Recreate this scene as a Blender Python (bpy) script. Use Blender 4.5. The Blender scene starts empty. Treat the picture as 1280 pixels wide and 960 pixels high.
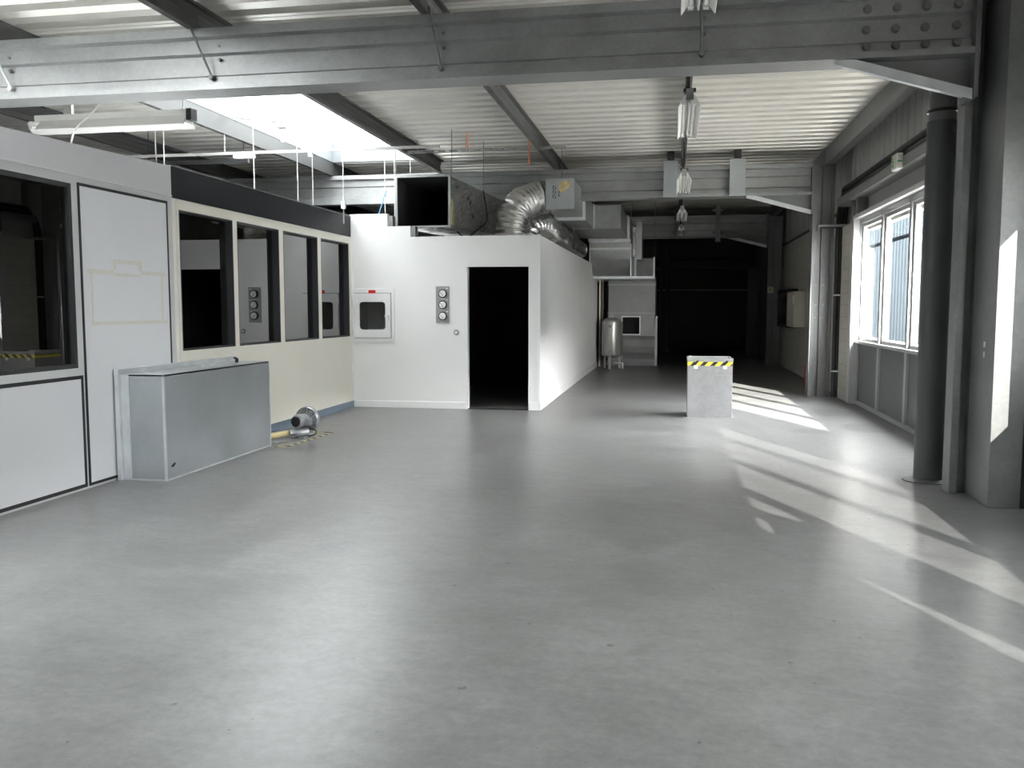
import bpy, bmesh, math, random
from mathutils import Vector, Matrix
random.seed(7)
SC = bpy.context.scene
COL = SC.collection
PI = math.pi

# ------------------------------------------------------------------ materials
def new_mat(name):
    m = bpy.data.materials.new(name); m.use_nodes = True
    nt = m.node_tree
    for n in list(nt.nodes): nt.nodes.remove(n)
    out = nt.nodes.new('ShaderNodeOutputMaterial')
    return m, nt, out

def mat(name, col, rough=0.5, metal=0.0, var=0.08, scale=3.0, bump=0.0, bscale=None, spec=0.5, rvar=0.0, vor=0.0, vscale=40.0):
    m, nt, out = new_mat(name)
    N, L = nt.nodes.new, nt.links.new
    b = N('ShaderNodeBsdfPrincipled')
    L(b.outputs[0], out.inputs[0])
    b.inputs['Metallic'].default_value = metal
    b.inputs['Roughness'].default_value = rough
    b.inputs['Specular IOR Level'].default_value = spec
    tc = N('ShaderNodeTexCoord')
    no = N('ShaderNodeTexNoise'); no.inputs['Scale'].default_value = scale; no.inputs['Detail'].default_value = 6
    L(tc.outputs['Object'], no.inputs['Vector'])
    mr = N('ShaderNodeMapRange')
    mr.inputs[1].default_value = 0.3; mr.inputs[2].default_value = 0.7
    mr.inputs[3].default_value = 1 - var; mr.inputs[4].default_value = 1 + var
    L(no.outputs['Fac'], mr.inputs[0])
    fac = mr.outputs[0]
    if vor:
        v = N('ShaderNodeTexVoronoi'); v.inputs['Scale'].default_value = vscale
        L(tc.outputs['Object'], v.inputs['Vector'])
        sp = N('ShaderNodeSeparateColor'); L(v.outputs['Color'], sp.inputs[0])
        mv = N('ShaderNodeMapRange'); mv.inputs[3].default_value = 1 - vor; mv.inputs[4].default_value = 1 + vor
        L(sp.outputs[0], mv.inputs[0])
        mu = N('ShaderNodeMath'); mu.operation = 'MULTIPLY'
        L(fac, mu.inputs[0]); L(mv.outputs[0], mu.inputs[1]); fac = mu.outputs[0]
    vm = N('ShaderNodeVectorMath'); vm.operation = 'SCALE'
    vm.inputs[0].default_value = col[:3]
    L(fac, vm.inputs['Scale'])
    L(vm.outputs[0], b.inputs['Base Color'])
    if rvar:
        r = N('ShaderNodeMapRange'); r.inputs[1].default_value = .3; r.inputs[2].default_value = .7
        r.inputs[3].default_value = rough - rvar; r.inputs[4].default_value = rough + rvar
        L(no.outputs['Fac'], r.inputs[0]); L(r.outputs[0], b.inputs['Roughness'])
    if bump:
        n2 = N('ShaderNodeTexNoise'); n2.inputs['Scale'].default_value = bscale or scale * 4; n2.inputs['Detail'].default_value = 4
        L(tc.outputs['Object'], n2.inputs['Vector'])
        bp = N('ShaderNodeBump'); bp.inputs['Strength'].default_value = bump; bp.inputs['Distance'].default_value = 0.02
        L(n2.outputs['Fac'], bp.inputs['Height']); L(bp.outputs[0], b.inputs['Normal'])
    return m

def glass_mat(name, tint, refl=1.0, rough=0.0):
    m, nt, out = new_mat(name)
    N, L = nt.nodes.new, nt.links.new
    t = N('ShaderNodeBsdfTransparent'); t.inputs[0].default_value = (*tint, 1)
    g = N('ShaderNodeBsdfGlossy'); g.inputs['Roughness'].default_value = rough
    lw = N('ShaderNodeFresnel'); lw.inputs['IOR'].default_value = 1.5
    mu = N('ShaderNodeMath'); mu.operation = 'MULTIPLY'; mu.inputs[1].default_value = refl; mu.use_clamp = True
    L(lw.outputs[0], mu.inputs[0])
    mx = N('ShaderNodeMixShader'); L(mu.outputs[0], mx.inputs[0]); L(t.outputs[0], mx.inputs[1]); L(g.outputs[0], mx.inputs[2])
    L(mx.outputs[0], out.inputs[0])
    return m

def translucent_mat(name, col):
    m, nt, out = new_mat(name)
    N, L = nt.nodes.new, nt.links.new
    t = N('ShaderNodeBsdfTranslucent'); t.inputs[0].default_value = (*col, 1)
    d = N('ShaderNodeBsdfDiffuse'); d.inputs[0].default_value = (*col, 1)
    no = N('ShaderNodeTexNoise'); no.inputs['Scale'].default_value = 2.0
    mr = N('ShaderNodeMapRange'); mr.inputs[3].default_value = .15; mr.inputs[4].default_value = .3
    L(no.outputs['Fac'], mr.inputs[0])
    mx = N('ShaderNodeMixShader'); L(mr.outputs[0], mx.inputs[0]); L(t.outputs[0], mx.inputs[1]); L(d.outputs[0], mx.inputs[2])
    L(mx.outputs[0], out.inputs[0])
    return m

def floor_mat():
    m, nt, out = new_mat('polished_concrete')
    N, L = nt.nodes.new, nt.links.new
    b = N('ShaderNodeBsdfPrincipled'); L(b.outputs[0], out.inputs[0])
    tc = N('ShaderNodeTexCoord')
    def noise(s, det=8, rg=.6, dist=0.0):
        n = N('ShaderNodeTexNoise'); n.inputs['Scale'].default_value = s; n.inputs['Detail'].default_value = det
        n.inputs['Roughness'].default_value = rg; n.inputs['Distortion'].default_value = dist
        L(tc.outputs['Object'], n.inputs['Vector']); return n
    def rng(src, a, c, d, e):
        r = N('ShaderNodeMapRange'); r.inputs[1].default_value = a; r.inputs[2].default_value = c
        r.inputs[3].default_value = d; r.inputs[4].default_value = e; L(src, r.inputs[0]); return r.outputs[0]
    def mul(a, c):
        x = N('ShaderNodeMath'); x.operation = 'MULTIPLY'; L(a, x.inputs[0]); L(c, x.inputs[1]); return x.outputs[0]
    n1 = noise(.45, 4, .5); n2 = noise(1.7, 7, .6); n3 = noise(22, 6, .7); n4 = noise(5.0, 1, .4)
    f = mul(rng(n1.outputs[0], .3, .7, .90, 1.10), rng(n2.outputs[0], .3, .7, .84, 1.14))
    f = mul(f, rng(n3.outputs[0], .3, .7, .84, 1.15))
    f = mul(f, rng(n4.outputs[0], .18, .32, .9, 1.0))
    mp = N('ShaderNodeMapping'); mp.inputs['Scale'].default_value = (5.0, 8.0, 1.0); mp.inputs['Rotation'].default_value = (0, 0, .35)
    L(tc.outputs['Object'], mp.inputs[0])
    n5 = N('ShaderNodeTexNoise'); n5.inputs['Scale'].default_value = 1.0; n5.inputs['Detail'].default_value = 6; n5.inputs['Roughness'].default_value = .65
    L(mp.outputs[0], n5.inputs['Vector'])
    f = mul(f, rng(n5.outputs[0], .3, .7, .85, 1.13))
    n6 = noise(14.0, 2, .5); f = mul(f, rng(n6.outputs[0], .25, .28, .5, 1.0))
    # damp dark stains near the window wall
    sx = N('ShaderNodeSeparateXYZ'); L(tc.outputs['Object'], sx.inputs[0])
    def blob(cx, cy, rx, ry, amt):
        a = N('ShaderNodeVectorMath'); a.operation = 'SUBTRACT'; a.inputs[1].default_value = (cx, cy, 0); L(tc.outputs['Object'], a.inputs[0])
        s = N('ShaderNodeVectorMath'); s.operation = 'MULTIPLY'; s.inputs[1].default_value = (1/rx, 1/ry, 0); L(a.outputs[0], s.inputs[0])
        nn = noise(5.0, 3)
        w = N('ShaderNodeVectorMath'); w.operation = 'ADD'; L(s.outputs[0], w.inputs[0])
        sc = N('ShaderNodeVectorMath'); sc.operation = 'SCALE'; sc.inputs['Scale'].default_value = .9
        L(nn.outputs['Color'], sc.inputs[0]); L(sc.outputs[0], w.inputs[1])
        o = N('ShaderNodeVectorMath'); o.operation = 'SUBTRACT'; o.inputs[1].default_value = (.45, .45, .45); L(w.outputs[0], o.inputs[0])
        z = N('ShaderNodeVectorMath'); z.operation = 'MULTIPLY'; z.inputs[1].default_value = (1, 1, 0); L(o.outputs[0], z.inputs[0])
        ln = N('ShaderNodeVectorMath'); ln.operation = 'LENGTH'; L(z.outputs[0], ln.inputs[0])
        return rng(ln.outputs['Value'], .8, 1.05, amt, 1.0)
    f = mul(f, blob(2.5, 11.95, .33, .5, .62)); f = mul(f, blob(1.72, 11.5, .28, .22, .75)); f = mul(f, blob(2.35, 13.6, .3, .5, .7))
    # saw-cut joints
    def joint(sock, pos):
        d = N('ShaderNodeMath'); d.operation = 'SUBTRACT'; d.inputs[1].default_value = pos; L(sock, d.inputs[0])
        a = N('ShaderNodeMath'); a.operation = 'ABSOLUTE'; L(d.outputs[0], a.inputs[0])
        return rng(a.outputs[0], .004, .012, 1.12, 1.0)
    f = mul(f, joint(sx.outputs[1], 8.2))
    c = N('ShaderNodeVectorMath'); c.operation = 'SCALE'; c.inputs[0].default_value = (.158, .159, .156)
    L(f, c.inputs['Scale']); L(c.outputs[0], b.inputs['Base Color'])
    r = rng(n2.outputs[0], .3, .7, .285, .345)
    L(r, b.inputs['Roughness'])
    b.inputs['Specular IOR Level'].default_value = .4
    bp = N('ShaderNodeBump'); bp.inputs['Strength'].default_value = .08; bp.inputs['Distance'].default_value = .006
    L(n3.outputs[0], bp.inputs['Height']); L(bp.outputs[0], b.inputs['Normal'])
    return m

def hazard_mat(name, step, slant, axis_a, axis_b, yel=(.75, .55, .03)):
    """yellow/black warning tape striped diagonally in object space"""
    m, nt, out = new_mat(name)
    N, L = nt.nodes.new, nt.links.new
    b = N('ShaderNodeBsdfPrincipled'); b.inputs['Roughness'].default_value = .45; L(b.outputs[0], out.inputs[0])
    tc = N('ShaderNodeTexCoord'); s = N('ShaderNodeSeparateXYZ'); L(tc.outputs['Object'], s.inputs[0])
    k = N('ShaderNodeMath'); k.operation = 'MULTIPLY'; k.inputs[1].default_value = slant; L(s.outputs[axis_b], k.inputs[0])
    a = N('ShaderNodeMath'); a.operation = 'ADD'; L(s.outputs[axis_a], a.inputs[0]); L(k.outputs[0], a.inputs[1])
    d = N('ShaderNodeMath'); d.operation = 'DIVIDE'; d.inputs[1].default_value = step; L(a.outputs[0], d.inputs[0])
    f = N('ShaderNodeMath'); f.operation = 'FRACT'; L(d.outputs[0], f.inputs[0])
    g = N('ShaderNodeMath'); g.operation = 'GREATER_THAN'; g.inputs[1].default_value = .52; L(f.outputs[0], g.inputs[0])
    mx = N('ShaderNodeMix'); mx.data_type = 'RGBA'
    mx.inputs['A'].default_value = (*yel, 1); mx.inputs['B'].default_value = (.02, .018, .015, 1)
    L(g.outputs[0], mx.inputs['Factor']); L(mx.outputs['Result'], b.inputs['Base Color'])
    return m

M = dict(
    floor=floor_mat(),
    galv=mat('galvanised_steel', (.32, .328, .325), .42, .55, .14, 2.2, rvar=.08, vor=.045, vscale=34),
    galv_mid=mat('mid_galvanised_steel', (.26, .268, .265), .45, .5, .16, 2.4, rvar=.08, vor=.045, vscale=34),
    galv_dark=mat('dark_galvanised_steel', (.20, .205, .205), .5, .5, .16, 2.5, rvar=.08, vor=.045, vscale=34),  # same steel in a darker tone
    purlin=mat('purlin_steel', (.075, .077, .075), .5, .5, .12, 3, rvar=.06),
    zinc=mat('zinc_sheet', (.47, .505, .525), .38, .7, .10, 1.6, rvar=.08, vor=.02, vscale=30),
    zinc_light=mat('bright_zinc_flange', (.72, .75, .77), .36, .45, .12, 5, rvar=.06),  # paler than the zinc sheet; flange highlights are put into this colour
    duct=mat('duct_steel', (.36, .37, .36), .40, .6, .10, 2, rvar=.07, vor=.06, vscale=10),
    deck=mat('coated_roof_sheet', (.73, .715, .665), .30, .35, .06, 2.0),
    white=mat('white_laminate', (.87, .87, .862), .33, 0, .015, 1.5),
    white2=mat('white_gloss_plastic', (.88, .88, .88), .3, 0, .01, 4),
    panel=mat('grey_white_panel', (.79, .80, .825), .36, 0, .02, 1.5), panel_g=mat('grey_fascia_panel', (.61, .612, .63), .4, 0, .02, 1.5),
    frame_w=mat('white_aluminium', (.66, .67, .67), .35, .1, .02, 4),
    cream=mat('cream_panel', (.82, .79, .70), .40, 0, .02, 1.5),
    cream_l=mat('cream_post', (.74, .72, .66), .40, 0, .02, 2),
    anth=mat('anthracite_fascia', (.007, .008, .011), .45, 0, .10, 3, spec=.2),
    gasket=mat('black_gasket', (.012, .013, .016), .5, 0, .1, 10),
    jamb=mat('dark_window_frame', (.025, .027, .03), .45, 0, .1, 6),
    bluegrey=mat('blue_grey_skirting', (.155, .205, .26), .45, 0, .06, 4),
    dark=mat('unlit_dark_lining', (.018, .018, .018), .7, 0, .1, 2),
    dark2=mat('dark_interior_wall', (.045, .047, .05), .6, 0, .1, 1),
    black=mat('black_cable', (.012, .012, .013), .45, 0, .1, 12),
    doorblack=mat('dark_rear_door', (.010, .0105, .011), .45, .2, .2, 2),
    blackmetal=mat('dark_rear_steel', (.045, .046, .047), .5, .4, .2, 3),
    masonry=None, clad=mat('grey_wall_cladding', (.42, .42, .405), .5, .1, .06, 1.5),
    winpanel=mat('grey_window_panel', (.115, .125, .13), .4, .1, .06, 2),
    winframe=mat('white_window_frame', (.42, .425, .43), .35, .05, .02, 3),
    pipe=mat('grey_plastic_pipe', (.070, .072, .075), .42, 0, .10, 2, rvar=.05),
    pipe_l=mat('light_grey_pipe', (.15, .15, .15), .42, 0, .08, 3),
    fix_white=mat('white_light_fitting', (.85, .85, .83), .35, 0, .02, 5),
    tube=mat('fluorescent_tube_glass', (.92, .92, .90), .2, 0, .01, 5),
    foil=mat('silver_foil', (.62, .62, .61), .22, .95, .10, 5, bump=.5, bscale=22, rvar=.08),
    foil_dark=mat('crinkled_dark_foil', (.24, .24, .23), .34, .8, .35, 5, bump=1.0, bscale=13, rvar=.08),
    fibre=mat('torn_yellow_insulation', (.48, .40, .20), .9, 0, .2, 20, bump=.5),
    ahu=mat('air_cabinet_steel', (.235, .24, .235), .40, .5, .08, 2, rvar=.05, vor=.04, vscale=10),
    tank=mat('painted_tank', (.34, .34, .32), .33, .5, .07, 4),
    alu=mat('cast_aluminium', (.50, .51, .53), .36, .75, .12, 8, rvar=.06),
    hose=mat('beige_hose', (.55, .46, .24), .55, 0, .12, 10),
    red=mat('red_label', (.55, .02, .02), .4, 0, .05, 8),
    orange=mat('orange_strap', (.70, .16, .05), .6, 0, .08, 8),
    blue=mat('blue_cord', (.12, .30, .50), .5, 0, .08, 8),
    rod=mat('zinc_rod', (.62, .62, .60), .4, .4, .05, 10),
    whitecord=mat('white_cable', (.80, .80, .78), .5, 0, .04, 10),
    residue=mat('tape_residue', (.72, .71, .655), .7, 0, .03, 18),
    dial=mat('gauge_dial', (.85, .85, .84), .35, 0, .02, 6),
    plate=mat('brushed_plate', (.36, .37, .37), .38, .6, .05, 20),
    ochre=mat('ochre_stain', (.50, .42, .22), .55, .2, .25, 14),
    beige=mat('beige_cabinet', (.60, .58, .50), .45, 0, .04, 4),
    green=mat('green_sign', (.05, .32, .16), .4, 0, .04, 8),
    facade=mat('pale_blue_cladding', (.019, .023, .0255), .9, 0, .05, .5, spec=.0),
    ground=mat('pale_concrete_yard', (.48, .47, .45), .9, 0, .15, 3),
    pallet=mat('worn_galvanised_box', (.27, .27, .275), .42, .35, .08, 6, rvar=.06, vor=.05, vscale=30),
    glass_out=glass_mat('window_glass', (.93, .935, .94), .5),
    glass_near=glass_mat('dimming_window_glass', (.455, .46, .465), .5),  # tint added to dim the daylight through the near windows
    glass_dark=glass_mat('tinted_glass', (.55, .60, .60), 2.6),
    skylight=translucent_mat('translucent_rooflight', (.13, .134, .136)),
    skylight_near=translucent_mat('bright_added_rooflight', (.185, .191, .194)),  # brighter pane for the added rooflight, to lift the front left
    upstand=mat('rooflight_upstand', (.20, .215, .225), .45, .1, .07, 2),
    hazard=hazard_mat('hazard_tape', .137, -1.0, 0, 2, (.80, .62, .05)),
    hazard_floor=hazard_mat('worn_floor_tape', .16, .6, 1, 0, (.46, .40, .17)),
)

def block_mat():
    m, nt, out = new_mat('painted_blockwork')
    N, L = nt.nodes.new, nt.links.new
    b = N('ShaderNodeBsdfPrincipled'); b.inputs['Roughness'].default_value = .7; L(b.outputs[0], out.inputs[0])
    tc = N('ShaderNodeTexCoord'); sx = N('ShaderNodeSeparateXYZ'); L(tc.outputs['Object'], sx.inputs[0])
    ad = N('ShaderNodeMath'); L(sx.outputs[0], ad.inputs[0]); L(sx.outputs[1], ad.inputs[1])
    cb = N('ShaderNodeCombineXYZ'); L(ad.outputs[0], cb.inputs[0]); L(sx.outputs[2], cb.inputs[1])
    br = N('ShaderNodeTexBrick'); L(cb.outputs[0], br.inputs['Vector'])
    br.inputs['Color1'].default_value = (.44, .43, .39, 1); br.inputs['Color2'].default_value = (.40, .39, .355, 1); br.inputs['Mortar'].default_value = (.33, .32, .29, 1)
    br.inputs['Scale'].default_value = 1; br.inputs['Brick Width'].default_value = .5; br.inputs['Row Height'].default_value = .2; br.inputs['Mortar Size'].default_value = .008
    L(br.outputs['Color'], b.inputs['Base Color'])
    return m
M['masonry'] = block_mat()

# ------------------------------------------------------------------ mesh helpers
class MB:
    def __init__(s): s.bm = bmesh.new()
    def face(s, pts):
        return s.bm.faces.new([s.bm.verts.new(p) for p in pts])
    def box(s, x0, x1, y0, y1, z0, z1, mtx=None):
        c = [Vector((x, y, z)) for x in (x0, x1) for y in (y0, y1) for z in (z0, z1)]
        if mtx: c = [mtx @ p for p in c]
        v = [s.bm.verts.new(p) for p in c]
        for f in ((0, 1, 3, 2), (4, 6, 7, 5), (0, 4, 5, 1), (2, 3, 7, 6), (0, 2, 6, 4), (1, 5, 7, 3)):
            s.bm.faces.new([v[i] for i in f])
        return s
    def bar(s, a, b, w, h, up=(0, 0, 1)):
        a, b = Vector(a), Vector(b); d = (b - a); ln = d.length; d.normalize()
        u = Vector(up)
        if abs(d.dot(u)) > .98: u = Vector((1, 0, 0))
        r = d.cross(u).normalized(); u = r.cross(d).normalized()
        m = Matrix((( r.x, d.x, u.x, a.x), (r.y, d.y, u.y, a.y), (r.z, d.z, u.z, a.z), (0, 0, 0, 1)))
        return s.box(-w/2, w/2, 0, ln, -h/2, h/2, m)
    def prism(s, prof, axis, t0, t1, caps=True):
        """closed profile extruded along an axis; prof in the two other axes (cyclic order kept x,y,z)"""
        def P(q, t):
            if axis == 'x': return (t, q[0], q[1])
            if axis == 'y': return (q[0], t, q[1])
            return (q[0], q[1], t)
        a = [s.bm.verts.new(P(q, t0)) for q in prof]; b = [s.bm.verts.new(P(q, t1)) for q in prof]
        n = len(prof)
        for i in range(n):
            s.bm.faces.new((a[i], a[(i+1) % n], b[(i+1) % n], b[i]))
        if caps:
            s.bm.faces.new(a[::-1]); s.bm.faces.new(b)
        return s
    def cyl(s, a, b, r, n=16, r2=None, caps=True):
        a, b = Vector(a), Vector(b); d = (b - a).normalized()
        u = Vector((0, 0, 1)) if abs(d.z) < .9 else Vector((1, 0, 0))
        p = d.cross(u).normalized(); q = d.cross(p)
        r2 = r if r2 is None else r2
        A = [s.bm.verts.new(a + (p*math.cos(2*PI*i/n) + q*math.sin(2*PI*i/n))*r) for i in range(n)]
        B = [s.bm.verts.new(b + (p*math.cos(2*PI*i/n) + q*math.sin(2*PI*i/n))*r2) for i in range(n)]
        for i in range(n): s.bm.faces.new((A[i], A[(i+1) % n], B[(i+1) % n], B[i]))
        if caps: s.bm.faces.new(A[::-1]); s.bm.faces.new(B)
        return s
    def tube(s, pts, r, n=8, caps=True):
        """round tube through points; r may be a list"""
        pts = [Vector(p) for p in pts]; rs = r if isinstance(r, (list, tuple)) else [r]*len(pts)
        rings = []; pu = None
        for i, p in enumerate(pts):
            d = (pts[min(i+1, len(pts)-1)] - pts[max(i-1, 0)]).normalized()
            if pu is None:
                pu = Vector((0, 0, 1)) if abs(d.z) < .9 else Vector((1, 0, 0))
            a = d.cross(pu).normalized(); pu = a.cross(d).normalized()
            rings.append([s.bm.verts.new(p + (a*math.cos(2*PI*k/n) + pu*math.sin(2*PI*k/n))*rs[i]) for k in range(n)])
        for A, B in zip(rings, rings[1:]):
            for k in range(n): s.bm.faces.new((A[k], A[(k+1) % n], B[(k+1) % n], B[k]))
        if caps: s.bm.faces.new(rings[0][::-1]); s.bm.faces.new(rings[-1])
        return s
    def lathe(s, prof, c, axis='z', n=32):
        """prof = [(radius, height)]"""
        rings = []
        for r, h in prof:
            ring = []
            for k in range(n):
                a = 2*PI*k/n; x, y = r*math.cos(a), r*math.sin(a)
                p = {'z': (x, y, h), 'y': (x, h, y), 'x': (h, x, y)}[axis]
                ring.append(s.bm.verts.new(Vector(c) + Vector(p)))
            rings.append(ring)
        for A, B in zip(rings, rings[1:]):
            for k in range(n): s.bm.faces.new((A[k], A[(k+1) % n], B[(k+1) % n], B[k]))
        s.bm.faces.new(rings[0][::-1]); s.bm.faces.new(rings[-1])
        return s
    def holed(s, axis, w0, w1, us, vs, keep):
        """slab of thickness w0..w1 across axis, cells of a (u,v) grid kept where keep(u,v)"""
        def P(u, v, w):
            return {'x': (w, u, v), 'y': (u, w, v), 'z': (u, v, w)}[axis]
        us, vs = sorted(set(us)), sorted(set(vs)); nu, nv = len(us)-1, len(vs)-1
        K = [[keep((us[i]+us[i+1])/2, (vs[j]+vs[j+1])/2) for j in range(nv)] for i in range(nu)]
        cache = {}
        def V(i, j, w):
            k = (i, j, w)
            if k not in cache: cache[k] = s.bm.verts.new(P(us[i], vs[j], w))
            return cache[k]
        def k(i, j): return 0 <= i < nu and 0 <= j < nv and K[i][j]
        for i in range(nu):
            for j in range(nv):
                if not K[i][j]: continue
                for w in (w0, w1): s.bm.faces.new((V(i, j, w), V(i+1, j, w), V(i+1, j+1, w), V(i, j+1, w)))
                for (di, dj, a, b) in ((-1, 0, (i, j), (i, j+1)), (1, 0, (i+1, j), (i+1, j+1)), (0, -1, (i, j), (i+1, j)), (0, 1, (i, j+1), (i+1, j+1))):
                    if not k(i+di, j+dj):
                        s.bm.faces.new((V(*a, w0), V(*b, w0), V(*b, w1), V(*a, w1)))
        return s
    PATTERN = ('scribble', 'cooling_fins', 'name_tag', 'pictogram', 'grille', 'rail', 'needle', 'face', 'seam', 'upstand', 'wall_core')
    def clusters(s):
        s.bm.verts.ensure_lookup_table(); seen = set(); isl = []
        for v in s.bm.verts:
            if v in seen: continue
            st, comp = [v], []; seen.add(v)
            while st:
                q = st.pop(); comp.append(q)
                for e in q.link_edges:
                    w = e.other_vert(q)
                    if w not in seen: seen.add(w); st.append(w)
            lo = [min(c.co[i] for c in comp) for i in range(3)]; hi = [max(c.co[i] for c in comp) for i in range(3)]
            isl.append([comp, lo, hi])
        out = []
        while isl:
            cur = isl.pop(); grew = True
            while grew:
                grew = False
                for k in range(len(isl)-1, -1, -1):
                    o = isl[k]
                    if all(cur[1][i]-.003 <= o[2][i] and o[1][i]-.003 <= cur[2][i] for i in range(3)):
                        cur = [cur[0]+o[0], [min(a, b) for a, b in zip(cur[1], o[1])], [max(a, b) for a, b in zip(cur[2], o[2])]]
                        isl.pop(k); grew = True
            out.append(cur[0])
        return out
    def build(s, name, m, parent=None, smooth=False, bevel=0.0):
        if parent is not None and parent.get('kind') != 'structure' and name not in s.PATTERN:
            cl = s.clusters()
            if len(cl) > 1:
                first = None
                for comp in cl:
                    b = MB(); mp = {v: b.bm.verts.new(v.co) for v in comp}
                    for f in {f for v in comp for f in v.link_faces}: b.bm.faces.new([mp[v] for v in f.verts])
                    o = b.build(name, m, parent, smooth, bevel); first = first or o
                return first
        bmesh.ops.recalc_face_normals(s.bm, faces=s.bm.faces)
        org = world_loc(parent) if parent else Vector((0, 0, 0))
        if org.length: bmesh.ops.translate(s.bm, verts=s.bm.verts, vec=-org)
        me = bpy.data.meshes.new(name); s.bm.to_mesh(me); s.bm.free()
        me.materials.append(M[m] if isinstance(m, str) else m)
        o = bpy.data.objects.new(name, me); COL.objects.link(o)
        if parent: o.parent = parent
        if smooth:
            for p in me.polygons: p.use_smooth = True
            try: me.set_sharp_from_angle(angle=math.radians(40))
            except Exception: pass
        if bevel:
            b = o.modifiers.new('edge', 'BEVEL'); b.width = bevel; b.segments = 2; b.limit_method = 'ANGLE'; b.angle_limit = math.radians(50)
        return o

def world_loc(o):
    v = Vector((0, 0, 0))
    while o: v += o.location; o = o.parent
    return v
def tag(o, label=None, cat=None, group=None, kind=None):
    if label: o['label'] = label
    if cat: o['category'] = cat
    if group: o['group'] = group
    if kind: o['kind'] = kind
    return o
def thing(name, label, cat, loc, group=None):
    o = bpy.data.objects.new(name, None); COL.objects.link(o); o.location = loc
    o.empty_display_size = .1
    return tag(o, label, cat, group)
def struct(name, mb, m, parent=None, **k):
    o = mb.build(name, m, parent, **k)
    if parent is None: o['kind'] = 'structure'
    return o
def sroot(name, loc=(0, 0, 0)):
    o = bpy.data.objects.new(name, None); COL.objects.link(o); o.location = loc; o['kind'] = 'structure'
    return o
def dup(root, loc, label, group=None):
    r = root.copy(); COL.objects.link(r); r.location = loc; r['label'] = label
    if group: r['group'] = group
    def rec(src, dst):
        for ch in list(src.children):
            c = ch.copy(); COL.objects.link(c); c.parent = dst; rec(ch, c)
    rec(root, r)
    return r
def single(name, mb, m, label, cat, base, group=None, **k):
    """a thing that is one mesh, with its origin at its base"""
    e = Vector(base)
    bmesh.ops.translate(mb.bm, verts=mb.bm.verts, vec=-e)
    o = mb.build(name, m, None, **k); o.location = e
    return tag(o, label, cat, group)

ZD = 4.30      # underside of the roof deck
XW = 2.96      # inner face of the window wall
XL = -4.93     # face of the office partition
YB = 13.13     # face of the white room
XB = -1.97     # right face of the white room
YE = 23.4      # far end of the white room
F1, F2, F3 = 7.66, 16.28, 24.88   # frame lines

# ------------------------------------------------------------------ the shell
struct('floor', MB().box(-11.5, 3.4, -6.5, 34.5, -.2, 0), 'floor')

def deck(mb, x0, x1, y0, y1):
    P, dp, th = .333, .062, .15
    prof = []
    n0 = math.floor(y0/P); y = n0*P
    pts = []
    k = n0
    while y < y1 + P:
        lap = ((.070, ZD), (.072, ZD+.022), (.084, ZD+.022), (.086, ZD)) if k % 3 == 0 else ()
        k += 1
        for fy, z in ((0, ZD),) + lap + ((.165, ZD), (.205, ZD+dp), (.293, ZD+dp)):
            pts.append((y+fy, z))
        y += P
    pts = [p for p in pts if y0 <= p[0] <= y1]
    prof = [(y0, ZD)] + pts + [(y1, ZD), (y1, ZD+th), (y0, ZD+th)]
    mb.prism(prof, 'x', x0, x1)
m = MB()
SKX0, SKX1, SKY0, SKY1 = -6.38, -4.34, 9.4, 16.1
RX0, RX1, RY0, RY1 = -9.0, -4.0, 0.6, 5.45      # second rooflight, out of view, added to light the front left
deck(m, -11.6, 3.3, -6.6, RY0); deck(m, -11.6, RX0, RY0, RY1); deck(m, RX1, 3.3, RY0, RY1); deck(m, -11.6, 3.3, RY1, SKY0)
deck(m, -11.6, SKX0, SKY0, SKY1); deck(m, SKX1, 3.3, SKY0, SKY1); deck(m, -11.6, 3.3, SKY1, 34.6)
struct('ceiling', m, 'deck')

# rooflight: upstands and a vaulted, corrugated translucent sheet
def rooflight(name, X0, X1, Y0, Y1, pm='skylight'):
    w = sroot(name, (X0, Y0, ZD))
    u = MB()
    for x0, x1 in ((X0-.05, X0+.004), (X1-.004, X1+.05)): u.box(x0, x1, Y0, Y1, ZD+.0, 4.66)
    for y0, y1 in ((Y0-.05, Y0+.004), (Y1-.004, Y1+.05)): u.box(X0-.05, X1+.05, y0, y1, ZD+.0, 4.66)
    struct('upstand', u, 'upstand', w)
    sk = MB(); nx, ny = 14, int((Y1-Y0)*18)
    grid = []
    for j in range(ny+1):
        y = Y0 + (Y1-Y0)*j/ny; row = []
        for i in range(nx+1):
            t = i/nx; x = X0-.05 + (X1-X0+.1)*t
            z = 4.66 + .26*math.sin(PI*t) + .028*math.sin(2*PI*y/.33)
            row.append(sk.bm.verts.new((x, y, z)))
        grid.append(row)
    for j in range(ny):
        for i in range(nx): sk.bm.faces.new((grid[j][i], grid[j][i+1], grid[j+1][i+1], grid[j+1][i]))
    struct('pane', sk, pm, w, smooth=True)
    gb = MB()
    for y in (Y0-.02, Y1+.02):
        arc = [(X0-.05+(X1-X0+.1)*i/nx, y, 4.60+.36*math.sin(PI*i/nx)+.05) for i in range(nx+1)]
        gb.face([(X0-.05, y, 4.60), (X1+.05, y, 4.60)] + arc[::-1])
    struct('gable', gb, pm, w)
rooflight('window_1', SKX0, SKX1, SKY0, SKY1)
rooflight('window_10', RX0, RX1, RY0, RY1, 'skylight_near')

# right wall
NP = [6.45, 5.05, 3.50, 1.95, .40, -1.15]           # post centres, near bay
FP = [15.04, 13.50, 11.95, 10.40, 8.86]             # post centres, far bay
ZS, ZH = 1.0, 2.96
holes = [(FP[-1], FP[0]), (NP[-1], NP[0])]
ys = [-6.5, 34.5] + [v for h in holes for v in h]
wr = sroot('wall_right', (XW, 0, 0))
def keepR(y, z): return not any(a < y < b and .0 < z < ZH for a, b in holes)
struct('wall_core', MB().holed('x', XW, 3.06, ys, [0, ZH, 4.36], keepR), 'clad', wr)
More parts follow.
